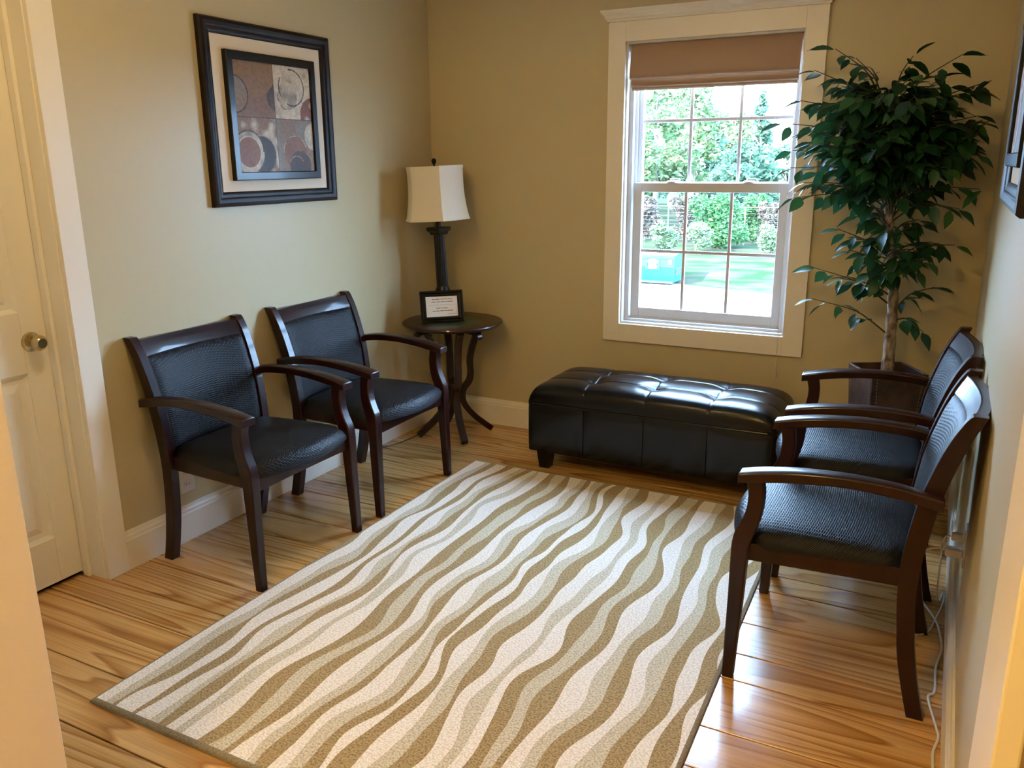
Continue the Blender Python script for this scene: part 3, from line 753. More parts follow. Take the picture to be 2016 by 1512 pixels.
# printed lines: too small to read in the photo, set as word-shaped ink marks
PW = 2*(FW-0.03); PH = FH-0.06
lines = [(0.86, 0.20, 0.84, [5, 6, 2, 3, 2, 4, 7]), (0.735, 0.18, 0.86, [6, 5, 4, 2, 8]), (0.42, 0.32, 0.68, [6, 2, 8]), (0.285, 0.20, 0.85, [4, 5, 6, 3, 9])]
def ink(x0, x1, z0, z1): return ft(bx(-PW/2+PW*x0, -PW/2+PW*x1, -0.0004, 0.0001, 0.03+PH*z0, 0.03+PH*z1))
for zc_, a, b, words in lines:
    tot = sum(words)+len(words)-1; x = a
    for w_ in words:
        for q in range(w_):
            x0 = x+(b-a)*q/tot; hgt = 0.03 + (0.022 if (q*7+w_*3) % 4 == 0 else 0)
            ink(x0, x0+(b-a)*0.72/tot, zc_-0.012, zc_-0.012+hgt).build('ink_letter', M['ink'], pp, smooth=0) if False else None
        ink(x, x+(b-a)*w_/tot, zc_-0.014, zc_+0.016).build('ink_word', M['ink'], pp, smooth=0)
        x += (b-a)*(w_+1)/tot
ink(0.08, 0.92, 0.578, 0.585).build('ink_rule', M['ink'], pp, smooth=0)
tx = bpy.data.curves.new('thanks', 'FONT'); tx.body = 'Thank You'; tx.size = 0.0095; tx.align_x = 'RIGHT'
to = bpy.data.objects.new('thanks', tx); COL.objects.link(to)
dg = bpy.context.evaluated_depsgraph_get(); me = bpy.data.meshes.new_from_object(to.evaluated_get(dg)); bpy.data.objects.remove(to)
me.transform(TM @ Matrix.Translation((PW*0.44, -0.0006, 0.03+PH*0.10)) @ Matrix.Rotation(math.pi/2, 4, 'X')); me.transform(Matrix.Translation((0, 0, 0.003)))
me.materials.clear(); me.materials.append(M['ink']); to = bpy.data.objects.new('ink_signoff', me); COL.objects.link(to); to.parent = pp

# ------------------------------------------------------------------ framed art
def art_color(u, v, nz):
    n1 = nz(u*5, v*5); n2 = nz(u*14+9, v*14); n3 = nz(u*40, v*5+3); n4 = nz(u*60, v*60)
    g = 0.55*n1+0.3*n2+0.15*n3
    C = lambda *a: np.array(a)
    tan_, rust, cream, grey, dark, gold = C(.21, .13, .085), C(.19, .075, .04), C(.55, .47, .36), C(.20, .175, .145), C(.035, .028, .03), C(.24, .13, .05)
    ml = lambda a, b, t: a*(1-t)+b*min(1, max(0, t))
    def circ(cx, cy, r): return math.hypot(u-cx, (v-cy)) - r
    if u < 0.5 and v > 0.5:
        c = ml(tan_, rust, g*0.5)
        if circ(0.24, 0.98, 0.30) < 0: c = ml(gold, tan_, n2*0.9)
        if circ(0.02, 0.70, 0.15) < 0: c = ml(gold, grey, n1)
        if circ(0.54, 0.70, 0.14) < 0 and circ(0.24, 0.98, 0.30) > 0: c = ml(dark, tan_, n3*0.5)
        if abs(circ(0.0, 0.70, 0.165)) < 0.005: c = dark
    elif u >= 0.5 and v > 0.5:
        c = ml(cream, grey, max(0, n2-0.45)*1.2)
        if circ(0.68, 0.72, 0.13) < 0: c = ml(grey, cream, n2)
        if circ(1.02, 0.54, 0.18) < 0: c = ml(rust, cream, max(0, n2-0.5)*2.5)
        if abs(circ(0.74, 0.80, 0.17)) < 0.006 and n1 > 0.3: c = dark
        if abs(circ(0.68, 0.72, 0.135)) < 0.005 and v < 0.74 and n2 > 0.42: c = dark
    elif u < 0.5:
        c = ml(grey, cream, max(0, n1-0.35)*1.6)
        if 0 > circ(0.22, 0.22, 0.34): c = ml(tan_, cream, max(0, n2-0.5)*2.2)
        if circ(0.30, 0.16, 0.17) < 0: c = ml(dark, grey, n1*0.6)
        if circ(0.13, 0.18, 0.19) < 0: c = ml(grey, cream, n2)
        if circ(0.13, 0.18, 0.14) < 0: c = ml(C(.21, .085, .05), tan_, n2*0.9)
        if abs(circ(0.13, 0.20, 0.18)) < 0.006 and v > 0.18: c = dark
        if abs(circ(0.13, 0.18, 0.145)) < 0.004: c = cream
    else:
        c = ml(tan_, grey, max(0, min(1, (0.62-u)*9)) if u < 0.62 else g*0.4)
        if circ(0.92, 0.40, 0.16) < 0: c = ml(grey, tan_, n1*.5)
        if circ(1.02, 0.34, 0.14) < 0: c = ml(cream, grey, n2*0.7)
        if circ(0.74, 0.18, 0.16) < 0: c = ml(tan_, rust, 0.35+n2*0.6)
        if abs(circ(0.74, 0.18, 0.16)) < 0.003 and n2 > 0.45: c = cream
        if circ(0.80, 0.05, 0.15) < 0: c = ml(dark, rust, n1*0.35)
        if abs(circ(0.75, 0.05, 0.10)) < 0.003 and n2 > .5: c = cream*0.6
    if abs(u-0.5) < 0.004 or abs(v-0.5) < 0.004: c = dark*1.3
    return c*(0.82+0.36*n4)*1.15
def value_noise(seed):
    T = np.random.RandomState(seed).rand(64, 64)
    def f(x, y):
        i, j = int(math.floor(x)), int(math.floor(y)); a, b = x-i, y-j; a = a*a*(3-2*a); b = b*b*(3-2*b)
        return (T[i % 64, j % 64]*(1-a)+T[(i+1) % 64, j % 64]*a)*(1-b)+(T[i % 64, (j+1) % 64]*(1-a)+T[(i+1) % 64, (j+1) % 64]*a)*b
    return f
M['print'] = new_mat('printed_canvas', (0.3, 0.2, 0.1), 0.55)
_nt, _, _ls, _b = nodes(M['print']); _a = N(_nt, 'ShaderNodeVertexColor', layer_name='print'); _ls.new(_a.outputs['Color'], _b.inputs['Base Color'])

def make_art(name, label, loc, rz, seed, nu=150, nv=150):
    # local: face towards +x, width along y, height z; origin at lower centre on the wall
    root = tag(empty(name, loc, (0, 0, rz)), label, 'framed art', 'matching framed art on facing walls')
    Wd, Hd = 0.372, 0.704
    def R(d, x, w=Wd, h0=0.0, h1=Hd): return [(x, -w+d, h0+d), (x, w-d, h0+d), (x, w-d, h1-d), (x, -w+d, h1-d)]
    MB().loft([R(0, 0.001), R(0, 0.018), R(0.006, 0.026), (R(0.016, 0.029)), R(0.028, 0.026), R(0.036, 0.020), R(0.042, 0.020), R(0.052, 0.016), R(0.057, 0.012), R(0.057, 0.001)], cap=False, closed=True).build('outer_frame', M['art_frame'], root, smooth=0.45)
    MB().loft([R(0.055, 0.001), R(0.055, 0.009)]).build('mat_board', M['mat_board'], root, smooth=0)
    w2, a, b = 0.2575, 0.100, 0.594
    MB().loft([R(0, 0.009, w2, a, b), R(0, 0.028, w2, a, b), R(0.003, 0.031, w2, a, b), R(0.030, 0.031, w2, a, b), R(0.033, 0.029, w2, a, b), R(0.033, 0.009, w2, a, b)], cap=False, closed=True).build('inner_frame', M['black_wood'], root, smooth=0)
    nz = value_noise(seed); d = 0.033
    vs = []; fs = []; cols = []
    for i in range(nu+1):
        for j in range(nv+1):
            u, v = i/nu, j/nv; vs.append((0.022, -w2+d+(2*w2-2*d)*u, a+d+(b-a-2*d)*v)); cols += [*art_color(u, v, nz), 1.0]
    for i in range(nu):
        for j in range(nv):
            q = i*(nv+1)+j; fs.append((q, q+nv+1, q+nv+2, q+1))
    o = MB().quad_add(vs, fs).build('print', M['print'], root, smooth=0)
    ca = o.data.color_attributes.new('print', 'FLOAT_COLOR', 'POINT'); ca.data.foreach_set('color', cols)
    MB().loft([R(d-0.001, 0.009, w2, a, b), R(d-0.001, 0.0215, w2, a, b)]).build('canvas', M['mat_board'], root, smooth=0)
make_art('framed_art', 'square dark framed abstract print with cream mat on the left wall', (0.0, -1.224, 1.289), 0, 3)
make_art('framed_art', 'dark framed art seen almost edge-on, cut off at the right edge', (RW, -1.61, 1.33), math.pi, 8, 60, 60)

# ------------------------------------------------------------------ potted artificial tree
def make_plant():
    rg = random.Random(21)
    PX, PYY = 2.41, -0.262
    root = tag(empty('potted_tree', (PX, PYY, 0)), 'tall artificial ficus tree in a dark square pot in the right corner', 'potted tree')
    ang = math.radians(29)
    def sqr(h, z): return [(h*math.sqrt(2)*math.cos(ang+math.radians(45+90*k)), h*math.sqrt(2)*math.sin(ang+math.radians(45+90*k)), z) for k in range(4)]
    hb, ht, H = 0.082, 0.117, 0.60
    pot = MB().loft([sqr(hb, 0.0), sqr(ht, H), sqr(ht-0.010, H), sqr(ht-0.012, H-0.05), sqr(ht-0.016, H-0.06)]).build('pot', M['pot'], root, smooth=0, bevel=0.003)
    for k in range(4):
        for s in (-1, 1):
            st = MB()
            a0 = ang+math.radians(90*k); nx_, ny_ = math.cos(a0), math.sin(a0); tx_, ty_ = -ny_, nx_
            for q in range(40):
                z = 0.02+q*0.0143; h = hb+(ht-hb)*z/H + 0.0008; off = s*(h-0.022)
                p0 = Vector((nx_*h+tx_*off, ny_*h+ty_*off, z)); h1 = hb+(ht-hb)*(z+0.008)/H+0.0008; off1 = s*(h1-0.022)
                st.tube([p0, Vector((nx_*h1+tx_*off1, ny_*h1+ty_*off1, z+0.008))], 0.0011, 4)
            st.build('stitching', M['stitch'], pot, smooth=0)
    # mulch
    def soil(u, v):
        h = ht-0.018; x0, y0 = h*u, h*v; z = H-0.045+0.012*math.sin(u*9+v*4)*math.cos(v*11) + rg.uniform(-0.006, 0.006)
        return (x0*math.cos(ang)-y0*math.sin(ang), x0*math.sin(ang)+y0*math.cos(ang), z)
    tag(grid_solid(soil, lambda u, v: tuple(np.array(soil(u, v))*np.array([1, 1, 0])+np.array([0, 0, H-0.10])), 22, 22).build('mulch', M['soil'], root, smooth=0), kind='stuff')
    # trunk
    tp = [(0.0, 0.0, 0.50), (-0.003, 0.0, 0.70), (-0.010, -0.005, 0.90), (-0.035, -0.008, 1.10), (-0.068, -0.012, 1.30), (-0.092, -0.02, 1.50), (-0.10, -0.02, 1.66)]
    TP = smooth_path(tp, 8); nT = len(TP)
    MB().tube(TP, [0.0265-0.017*(i/nT)+0.0018*math.sin(i*1.7) for i in range(nT)], 14).build('trunk', M['bark'], root, smooth=1.2)
    def trunk_at(z):
        for p, q in zip(TP[:-1], TP[1:]):
            if p[2] <= z <= q[2]: return Vector(p).lerp(Vector(q), (z-p[2])/(q[2]-p[2]))
        return Vector(TP[-1])
    # leaf meshes: teardrop, folded on the midrib, tip drooping
    def leaf_mesh(k):
        L, Wf = 1.0, 0.235+0.03*k; vs = []; fs = []
        ts = [0, 0.08, 0.25, 0.45, 0.65, 0.82, 0.93, 1.0]; ws = [0.02, 0.35, 0.86, 1.0, 0.78, 0.40, 0.13, 0.0]
        for t, w in zip(ts, ws):
            z = -0.16*t*t - 0.05*k*t; wv = 0.012*math.sin(t*9+k)
            vs += [(L*t, -Wf*w, z+0.10*w*0.7+wv), (L*t, 0, z), (L*t, Wf*w, z+0.10*w*0.7-wv)]
        for i in range(len(ts)-1):
            a = i*3; fs += [(a, a+1, a+4, a+3), (a+1, a+2, a+5, a+4)]
        me = bpy.data.meshes.new('leaf'); me.from_pydata(vs, [], fs); me.materials.append(M['leaf'])
        me.polygons.foreach_set('use_smooth', [True]*len(me.polygons)); return me
    LM = [leaf_mesh(k) for k in range(3)]
    leaves = []
    CT = Vector((-0.085, -0.03, 1.55))
    def clampw(p):
        p.x = min(p.x, RW-PX-0.045); p.y = min(p.y, -PYY-0.03); return p
    def branch(start, end, sag, nl, r0=0.0042, first=0.25):
        mid = start.lerp(end, 0.5) + Vector((0, 0, sag))
        P = [Vector(p) for p in smooth_path([start, start.lerp(mid, 0.55)+Vector((0, 0, sag*0.25)), mid, end], 5)]
        P = [clampw(p) for p in P]
        b = MB().tube([tuple(p) for p in P], [r0*(1-0.7*i/len(P)) for i in range(len(P))], 5).build('branch', M['twig'], root)
        for k in range(nl):
            t = first + (1-first)*(k+0.6*rg.random())/nl; i = min(int(t*(len(P)-1)), len(P)-2)
            p = P[i].lerp(P[i+1], t*(len(P)-1)-i); tan = (P[i+1]-P[i]).normalized()
            side = tan.cross(Vector((0, 0, 1)));
            if side.length < 0.1: side = Vector((1, 0, 0))
            side.normalize(); sg = 1 if k % 2 else -1
            d = (tan*rg.uniform(0.3, 0.8) + side*sg*rg.uniform(0.35, 0.95) + Vector((0, 0, rg.uniform(-1.0, 0.0)))).normalized()
            if k == nl-1: d = (tan+Vector((0, 0, -0.35))).normalized()
            nrm = (Vector((0, 0, 1)) + Vector((rg.uniform(-.5, .5), rg.uniform(-.5, .5), 0)) - tan*0.2)
            L = rg.uniform(0.064, 0.098)
            p2 = p + d*rg.uniform(0.008, 0.02)
            tip = p2+d*L
            if tip.x > RW-PX-0.015 or tip.y > -PYY-0.015: 
                d = Vector((-abs(d.x)*(1 if tip.x > RW-PX-0.015 else -1), -abs(d.y) if tip.y > -PYY-0.015 else d.y, d.z-0.3)).normalized()
            y = nrm.cross(d).normalized(); z = d.cross(y)
            leaves.append((b, Matrix(((d.x*L, y.x*L, z.x*L, p2.x), (d.y*L, y.y*L, z.y*L, p2.y), (d.z*L, y.z*L, z.z*L, p2.z), (0, 0, 0, 1)))))
    # placed branches matching the silhouette (world x, y, z of the tips), start height on the trunk
    def W_(x, y, z): return Vector((x-PX, y-PYY, z))
    tips = [((2.09, -0.33, 0.885), 0.735, 0.035, 9), ((2.075, -0.34, 1.02), 0.86, 0.03, 10), ((2.20, -0.36, 0.98), 0.90, 0.02, 7), ((2.55, -0.33, 0.96), 0.84, 0.03, 8), ((2.53, -0.36, 0.78), 0.80, 0.03, 5), ((2.50, -0.40, 1.07), 0.98, 0.03, 9),
            ((2.23, -0.40, 1.10), 1.0, 0.02, 8), ((2.60, -0.36, 1.13), 1.05, 0.03, 9), ((2.17, -0.36, 1.18), 1.05, 0.02, 9),
            ((1.90, -0.30, 1.60), 1.42, 0.06, 11), ((1.97, -0.36, 1.42), 1.30, 0.06, 12), ((1.95, -0.22, 1.49), 1.36, 0.05, 11), ((1.99, -0.42, 1.30), 1.22, 0.06, 12), ((2.02, -0.33, 1.36), 1.25, 0.05, 12),
            ((1.99, -0.38, 1.68), 1.5, 0.05, 12), ((2.02, -0.28, 1.80), 1.56, 0.05, 11), ((2.10, -0.33, 1.87), 1.62, 0.05, 10), ((2.17, -0.25, 1.84), 1.6, 0.05, 10), ((2.38, -0.3, 1.83), 1.6, 0.06, 10),
            ((2.55, -0.36, 1.82), 1.58, 0.05, 10), ((2.65, -0.40, 1.72), 1.5, 0.06, 12), ((2.66, -0.36, 1.58), 1.42, 0.06, 12), ((2.65, -0.42, 1.46), 1.36, 0.06, 12), ((2.66, -0.38, 1.34), 1.25, 0.05, 12), ((2.60, -0.45, 1.27), 1.2, 0.05, 11)]
    for k in range(20):
        z = rg.uniform(0.95, 1.28); a = rg.uniform(0, 6.28); q = trunk_at(z); rr_ = rg.uniform(0.08, 0.17)
        tips.append(((PX+q.x+rr_*math.cos(a), PYY+q.y+rr_*math.sin(a)*0.9-0.02, z+rg.uniform(-0.02, 0.07)), z, 0.02, rg.randint(4, 7)))
    for (x, y, z), zs, sag, nl in tips: branch(trunk_at(zs), W_(x, y, z), sag, nl)
    for k in range(120):
        th = rg.uniform(0, 2*math.pi); el = rg.uniform(-0.75, 0.95); rad = rg.uniform(0.55, 1.0)
        e = CT + Vector((0.36*math.cos(th)*math.cos(el)*rad, 0.29*math.sin(th)*math.cos(el)*rad - 0.03, 0.30*math.sin(el)*rad))
        e = clampw(e)
        branch(trunk_at(min(1.64, max(1.15, e.z-rg.uniform(0.08, 0.22)))), e, rg.uniform(0.03, 0.07), rg.randint(9, 12), first=0.3)
    camp = Vector((2.578-PX, -4.0-PYY, 1.45))
    # nearest the camera / outermost first: those become single leaf objects
    order = sorted(range(len(leaves)), key=lambda i: (leaves[i][1].translation-camp).length - 0.25*abs(leaves[i][1].translation.x-CT.x) - (0.6 if leaves[i][1].translation.z < 1.2 else 0))
    rest = MB()
    for rank, i in enumerate(order):
        b, mx = leaves[i]; me = LM[i % 3]
        if rank < 300:
            o = bpy.data.objects.new('leaf', me); COL.objects.link(o); o.parent = b; o.matrix_local = mx
        else:
            vs = [tuple(mx @ v.co) for v in me.vertices]; rest.quad_add(vs, [tuple(p.vertices) for p in me.polygons])
    tag(rest.build('inner_leaves', M['leaf'], root, smooth=1.5), kind='stuff')
make_plant()

# ------------------------------------------------------------------ outlets and cords
def outlet(name, label, loc, rz):
    root = tag(empty(name, loc, (0, 0, rz)), label, 'wall outlet', 'white wall outlets')
    bx(0.0, 0.005, -0.036, 0.036, 0, 0.115).build('cover_plate', M['plastic'], root, smooth=0, bevel=0.002)
    for z in (0.034, 0.081):
        s = MB().loft([[(0.005, 0.0165*math.cos(a)*1.0, z+0.014*math.sin(a)) for a in [2*math.pi*k/20 for k in range(20)]], [(0.007, 0.0165*math.cos(a), z+0.014*math.sin(a)) for a in [2*math.pi*k/20 for k in range(20)]]]).build('socket', M['plastic'], root)
        for yy in (-0.006, 0.006): bx(0.0068, 0.0073, yy-0.001, yy+0.001, z-0.003, z+0.005).build('slot', M['gap'], s, smooth=0)
    return root
outlet('wall_outlet', 'white wall outlet just above baseboard behind the left chair nearest the door', (0.0, -1.865, 0.195), 0)
outlet('wall_outlet', 'white wall outlet on the right wall behind the nearest armchair', (RW, -1.46, 0.315), math.pi)
pl = tag(empty('power_adapter', (RW-0.0075, -1.46, 0.315)), 'white plug with its cord in the outlet on the right wall', 'power plug')
bx(-0.043, 0, -0.014, 0.014, 0.019, 0.046).build('plug_body', M['plastic'], pl, smooth=0, bevel=0.004)
bx(-0.033, 0, -0.011, 0.011, 0.07, 0.092).build('plug_body', M['plastic'], pl, smooth=0, bevel=0.004)
# white cord running down from the plug and along the floor towards the camera
pts = [(2.669, -1.455, 0.347), (2.648, -1.44, 0.343), (2.622, -1.40, 0.31), (2.604, -1.34, 0.23), (2.602, -1.26, 0.13), (2.612, -1.16, 0.03), (2.625, -1.10, 0.006), (2.636, -1.13, 0.004), (2.678, -1.246, 0.004), (2.694, -1.349, 0.004), (2.697, -1.425, 0.004), (2.684, -1.528, 0.004), (2.684, -1.656, 0.004), (2.669, -1.698, 0.004), (2.694, -1.839, 0.004), (2.697, -1.872, 0.004), (2.687, -1.933, 0.004), (2.688, -1.99, 0.004), (2.694, -2.2, 0.004), (2.69, -2.6, 0.004), (2.695, -3.2, 0.004)]
tag(MB().tube(smooth_path(pts, 7), 0.0034, 8).build('white_power_cord', M['plastic']), 'white cord lying along the right baseboard and running up to the plug', 'cord')
tag(MB().tube(smooth_path([(2.679, -1.46, 0.396), (2.662, -1.45, 0.37), (2.668, -1.30, 0.16), (2.682, -1.15, 0.03), (2.695, -1.03, 0.004), (2.697, -1.10, 0.004), (2.68, -1.21, 0.0045), (2.655, -1.33, 0.0035), (2.60, -1.375, 0.0035), (2.59, -1.36, 0.0035)], 7), 0.0026, 8).build('white_power_cord', M['plastic']), 'thinner white cord looped on the floor behind the nearest right armchair', 'cord')

# ------------------------------------------------------------------ outside the window
GZ = -3.6; UZ = -2.75
CX_, CY_ = 2.5784, -4.0027
M['asphalt'] = new_mat('pale_asphalt', (0.20, 0.185, 0.18), 0.9, spec=0.0); mottled(M['asphalt'], (0.17, 0.155, 0.15), (0.23, 0.21, 0.20), 0.5, 5)
M['grass'] = new_mat('mown_grass', (0.05, 0.09, 0.03), 0.9, spec=0.0); mottled(M['grass'], (0.011, 0.027, 0.012), (0.032, 0.030, 0.025), 0.55, 6, 0.36, 0.62, (1, 2.5, 1))
def foliage_mat(name, a, b, c):
    m = new_mat(name, b, 0.8, spec=0.05)
    nt, ns, ls, bb = nodes(m)
    ge = N(nt, 'ShaderNodeNewGeometry'); r = ramp(nt, [(0.0, a), (0.5, b), (1.0, c)])
    ls.new(ge.outputs['Random Per Island'], r.inputs['Fac']); ls.new(r.outputs['Color'], bb.inputs['Base Color'])
    tr = N(nt, 'ShaderNodeBsdfTranslucent'); ls.new(r.outputs['Color'], tr.inputs['Color'])
    mx = N(nt, 'ShaderNodeMixShader'); mx.inputs[0].default_value = 0.3
    ls.new(bb.outputs[0], mx.inputs[1]); ls.new(tr.outputs[0], mx.inputs[2]); ls.new(mx.outputs[0], nt.nodes['Material Output'].inputs['Surface'])
    return m
M['fol_light'] = foliage_mat('light_foliage', (0.055, 0.12, 0.045), (0.10, 0.165, 0.07), (0.23, 0.21, 0.13))
M['fol_dark'] = foliage_mat('evergreen_foliage', (0.04, 0.095, 0.06), (0.06, 0.125, 0.08), (0.09, 0.16, 0.10))
M['fol_bush'] = foliage_mat('bush_foliage', (0.025, 0.085, 0.03), (0.045, 0.13, 0.05), (0.09, 0.18, 0.07))
M['fol_red'] = foliage_mat('reddish_vine_foliage', (0.11, 0.06, 0.07), (0.08, 0.10, 0.06), (0.15, 0.09, 0.09))
M['fol_grass'] = foliage_mat('tall_grass_foliage', (0.08, 0.14, 0.07), (0.11, 0.17, 0.09), (0.17, 0.20, 0.12))
M['teal'] = new_mat('teal_painted_steel', (0.0, 0.115, 0.105), 0.5); mottled(M['teal'], (0.0, 0.10, 0.09), (0.0, 0.125, 0.12), 3)
M['decal'] = new_mat('white_decal', (0.3, 0.28, 0.27), 0.6)
M['steel'] = new_mat('dark_steel', (0.015, 0.03, 0.05), 0.5)
M['fence'] = new_mat('galvanised_fence', (0.10, 0.11, 0.12), 0.5, metal=0.5)
M['tbark'] = new_mat('tree_bark', (0.12, 0.10, 0.085), 0.9); mottled(M['tbark'], (0.07, 0.055, 0.045), (0.17, 0.15, 0.13), 2)

struct(bx(-90, 70, 0.2, 31.2, GZ-0.3, GZ).build('ground', M['asphalt'], smooth=0), 'pale asphalt parking lot outside')
gr = MB(); xs = np.linspace(-90, 70, 90); prof = [(-0.1, 0.0), (0.0, 0.0), (0.6, 0.10), (3.0, 0.45), (7.5, 0.85), (9, 0.87), (160, 0.9)]
vs = []; fs = []
for x in xs:
    edge = 29.9 + (x+5)*(-0.30) if -14 < x < 4 else (29.9+(-14+5)*-0.3 if x <= -14 else 29.9+9*-0.3)
    for d, h in prof: vs.append((x, edge+d if d < 150 else 180, GZ+0.004+h*1.0 + (0.05*math.sin(x*1.7+d) if 0.5 < d < 20 else 0)))
n = len(prof)
for i in range(len(xs)-1):
    for j in range(n-1): fs.append((i*n+j, (i+1)*n+j, (i+1)*n+j+1, i*n+j+1))
gr.quad_add(vs, fs)
struct(gr.build('lawn', M['grass'], smooth=1.0), 'sloping mown grass bank beyond the parking lot')

# dumpster
dx0, dx1, dy, dh = CX_-0.362*34, CX_-0.2965*34, 30.0, 1.27
db = tag(empty('dumpster', ((dx0+dx1)/2, dy, GZ)), 'teal steel dumpster with white decals on the parking lot outside', 'dumpster')
hw = (dx1-dx0)/2
MB().loft([[(-hw, 0.25, 0.1), (hw, 0.25, 0.1), (hw, 1.5, 0.1), (-hw, 1.5, 0.1)], [(-hw, 0.0, 0.75), (hw, 0.0, 0.75), (hw, 1.5, 0.75), (-hw, 1.5, 0.75)], [(-hw, 0.0, dh-0.12), (hw, 0.0, dh-0.12), (hw, 1.5, dh), (-hw, 1.5, dh)]]).build('bin', M['teal'], db, smooth=0)
bx(-hw+0.05, hw-0.05, 0.02, 0.3, 0.06, 0.14).build('base', M['steel'], db, smooth=0)
bx(-hw-0.03, hw+0.03, -0.04, 0.06, dh-0.18, dh-0.10).build('rim', M['teal'], db, smooth=0)
for x in (-0.42*2*hw+0.0*hw, -0.07*hw, 0.42*hw): bx(x-0.03, x+0.03, -0.03, 0.01, 0.62, dh-0.18).build('rib', M['teal'], db, smooth=0)
bx(hw, hw+0.09, 0.2, 0.9, 0.40, 0.66).build('fork_pocket', M['steel'], db, smooth=0)
MB().loft([[(-hw, 0.05, dh-0.11), (hw, 0.05, dh-0.11), (hw, 1.5, dh+0.02), (-hw, 1.5, dh+0.02)], [(-hw, 0.05, dh-0.06), (hw, 0.05, dh-0.06), (hw, 1.5, dh+0.07), (-hw, 1.5, dh+0.07)]]).build('lid', M['teal'], db, smooth=0)
def decal(pts, name): MB().loft([[(x, -0.032, z) for x, z in pts], [(x, -0.002, z) for x, z in pts]]).build(name, M['decal'], db, smooth=0)
cx_ = 0.17*hw
decal([(cx_-0.27, 1.0), (cx_-0.16, 0.86), (cx_-0.16, 0.80), (cx_+0.16, 0.80), (cx_+0.16, 0.86), (cx_+0.27, 1.0), (cx_+0.02, 1.10)], 'decal')
decal([(cx_-0.2, 0.66), (cx_+0.2, 0.66), (cx_+0.2, 0.78), (cx_-0.2, 0.78)], 'decal')
decal([(0.80*hw, 0.86), (0.92*hw, 0.86), (0.92*hw, 1.06), (0.80*hw, 1.06)], 'decal')

def leaf_cloud(blobs, n, size, rng, flat=0.5):
    """scatter bent leaf cards through a set of ellipsoids (centre, radii)"""
    mb = MB(); vol = [b[1][0]*b[1][1]*b[1][2] for b in blobs]; tot = sum(v**0.67 for v in vol)
    for (c, r), v in zip(blobs, vol):
        for _ in range(max(6, int(n*v**0.67/tot))):
            d = Vector((rng.gauss(0, 1), rng.gauss(0, 1), rng.gauss(0, 1))).normalized()*(0.55+0.5*rng.random())
            p = Vector((c[0]+r[0]*d.x, c[1]+r[1]*d.y, c[2]+r[2]*d.z)); s = size*rng.uniform(0.6, 1.4)
            a = Vector((rng.gauss(0, 1), rng.gauss(0, 1), rng.gauss(0, flat))).normalized(); b = a.cross(Vector((rng.gauss(0, 1), rng.gauss(0, 1), rng.gauss(0, 1)))).normalized(); k = a.cross(b)*s*0.25
            mb.quad_add([p-a*s, p-b*s*0.5+k, p+a*s, p+b*s*0.5+k], [(0, 1, 2, 3)])
    return mb
def tree(name, label, xy, z0, height, width, mat, seed, n=3200, size=0.22, conifer=False, cat='tree', group='trees beyond the fence'):
    rng = random.Random(seed); root = tag(empty(name, (xy[0], xy[1], z0)), label, cat, group); blobs = []
    if conifer:
        for k in range(16):
            t = k/15; rr_ = width*(1-t)**0.8*0.5+0.15
            for q in range(4):
                a = rng.uniform(0, 6.28); blobs.append(((rr_*0.55*math.cos(a), rr_*0.55*math.sin(a), height*(0.12+0.86*t)), (rr_*0.6, rr_*0.6, height*0.035)))
    else:
        for k in range(20):
            a = rng.uniform(0, 6.28); t = rng.random(); rr_ = width*0.5*math.sin(math.pi*(0.18+0.72*t))*rng.uniform(0.3, 0.9)
            blobs.append(((rr_*math.cos(a), rr_*math.sin(a), height*(0.22+0.70*t)), (width*rng.uniform(0.13, 0.22),)*2+(height*rng.uniform(0.06, 0.11),)))
    MB().tube(smooth_path([(0, 0, -0.2), (0.1, 0, height*0.3), (0.0, 0.1, height*0.6), (0.05, 0, height*0.92)], 4), [0.22*(1-0.055*i)*height/10 for i in range(13)], 8).build('trunk', M['tbark'], root)
    for q in range(5):
        a = rng.uniform(0, 6.28); zb = height*(0.3+0.1*q)
        MB().tube(smooth_path([(0, 0, zb), (width*0.18*math.cos(a), width*0.18*math.sin(a), zb+height*0.08), (width*0.36*math.cos(a), width*0.36*math.sin(a), zb+height*0.12)], 3), 0.06, 5).build('limb', M['tbark'], root)
    tag(leaf_cloud(blobs, n, size, rng).build('foliage', mat, root, smooth=0), kind='stuff')
def at(xy_ratio, D): return (CX_+xy_ratio*D, CY_+D)
EG = UZ+0.0
specs = [(-0.44, 52, 9.4, 5.2, 'fol_light', 0, 'left of the window view, nearest row'), (-0.325, 52, 9.6, 5.2, 'fol_light', 0, 'filling the upper left panes'), (-0.212, 52, 5.6, 4.6, 'fol_dark', 0, 'low in the middle of the upper right panes'), (-0.10, 52, 7.0, 5.2, 'fol_light', 0, 'just right of the window view, nearest row'),
         (-0.382, 60, 10.5, 5.2, 'fol_dark', 1, 'behind the left casing'), (-0.280, 60, 10.4, 5.0, 'fol_light', 0, 'behind the left grille bar of the upper sash'), (-0.202, 60, 8.6, 3.4, 'fol_dark', 1, 'with pointed top in the upper right pane'), (-0.05, 60, 8.0, 5.2, 'fol_light', 0, 'farthest right of the window view'),
         (-0.345, 69, 11.8, 5.0, 'fol_dark', 1, 'tallest, behind the upper left panes'), (-0.262, 69, 10.6, 4.4, 'fol_dark', 1, 'rising over the middle upper pane'), (-0.172, 69, 5.4, 5.6, 'fol_dark', 0, 'low at the right edge of the upper right pane'), (-0.43, 69, 11, 5.2, 'fol_light', 0, 'left of the window view, in the back row'),
         (-0.305, 79, 12.2, 5.2, 'fol_light', 0, 'farthest behind the upper left panes'), (-0.232, 79, 8.8, 5.4, 'fol_light', 0, 'distant between the middle and right upper panes'), (-0.375, 79, 12.5, 5.4, 'fol_dark', 1, 'farthest left behind the casing'), (-0.14, 79, 6.4, 5.6, 'fol_light', 0, 'low and distant right of the window view')]
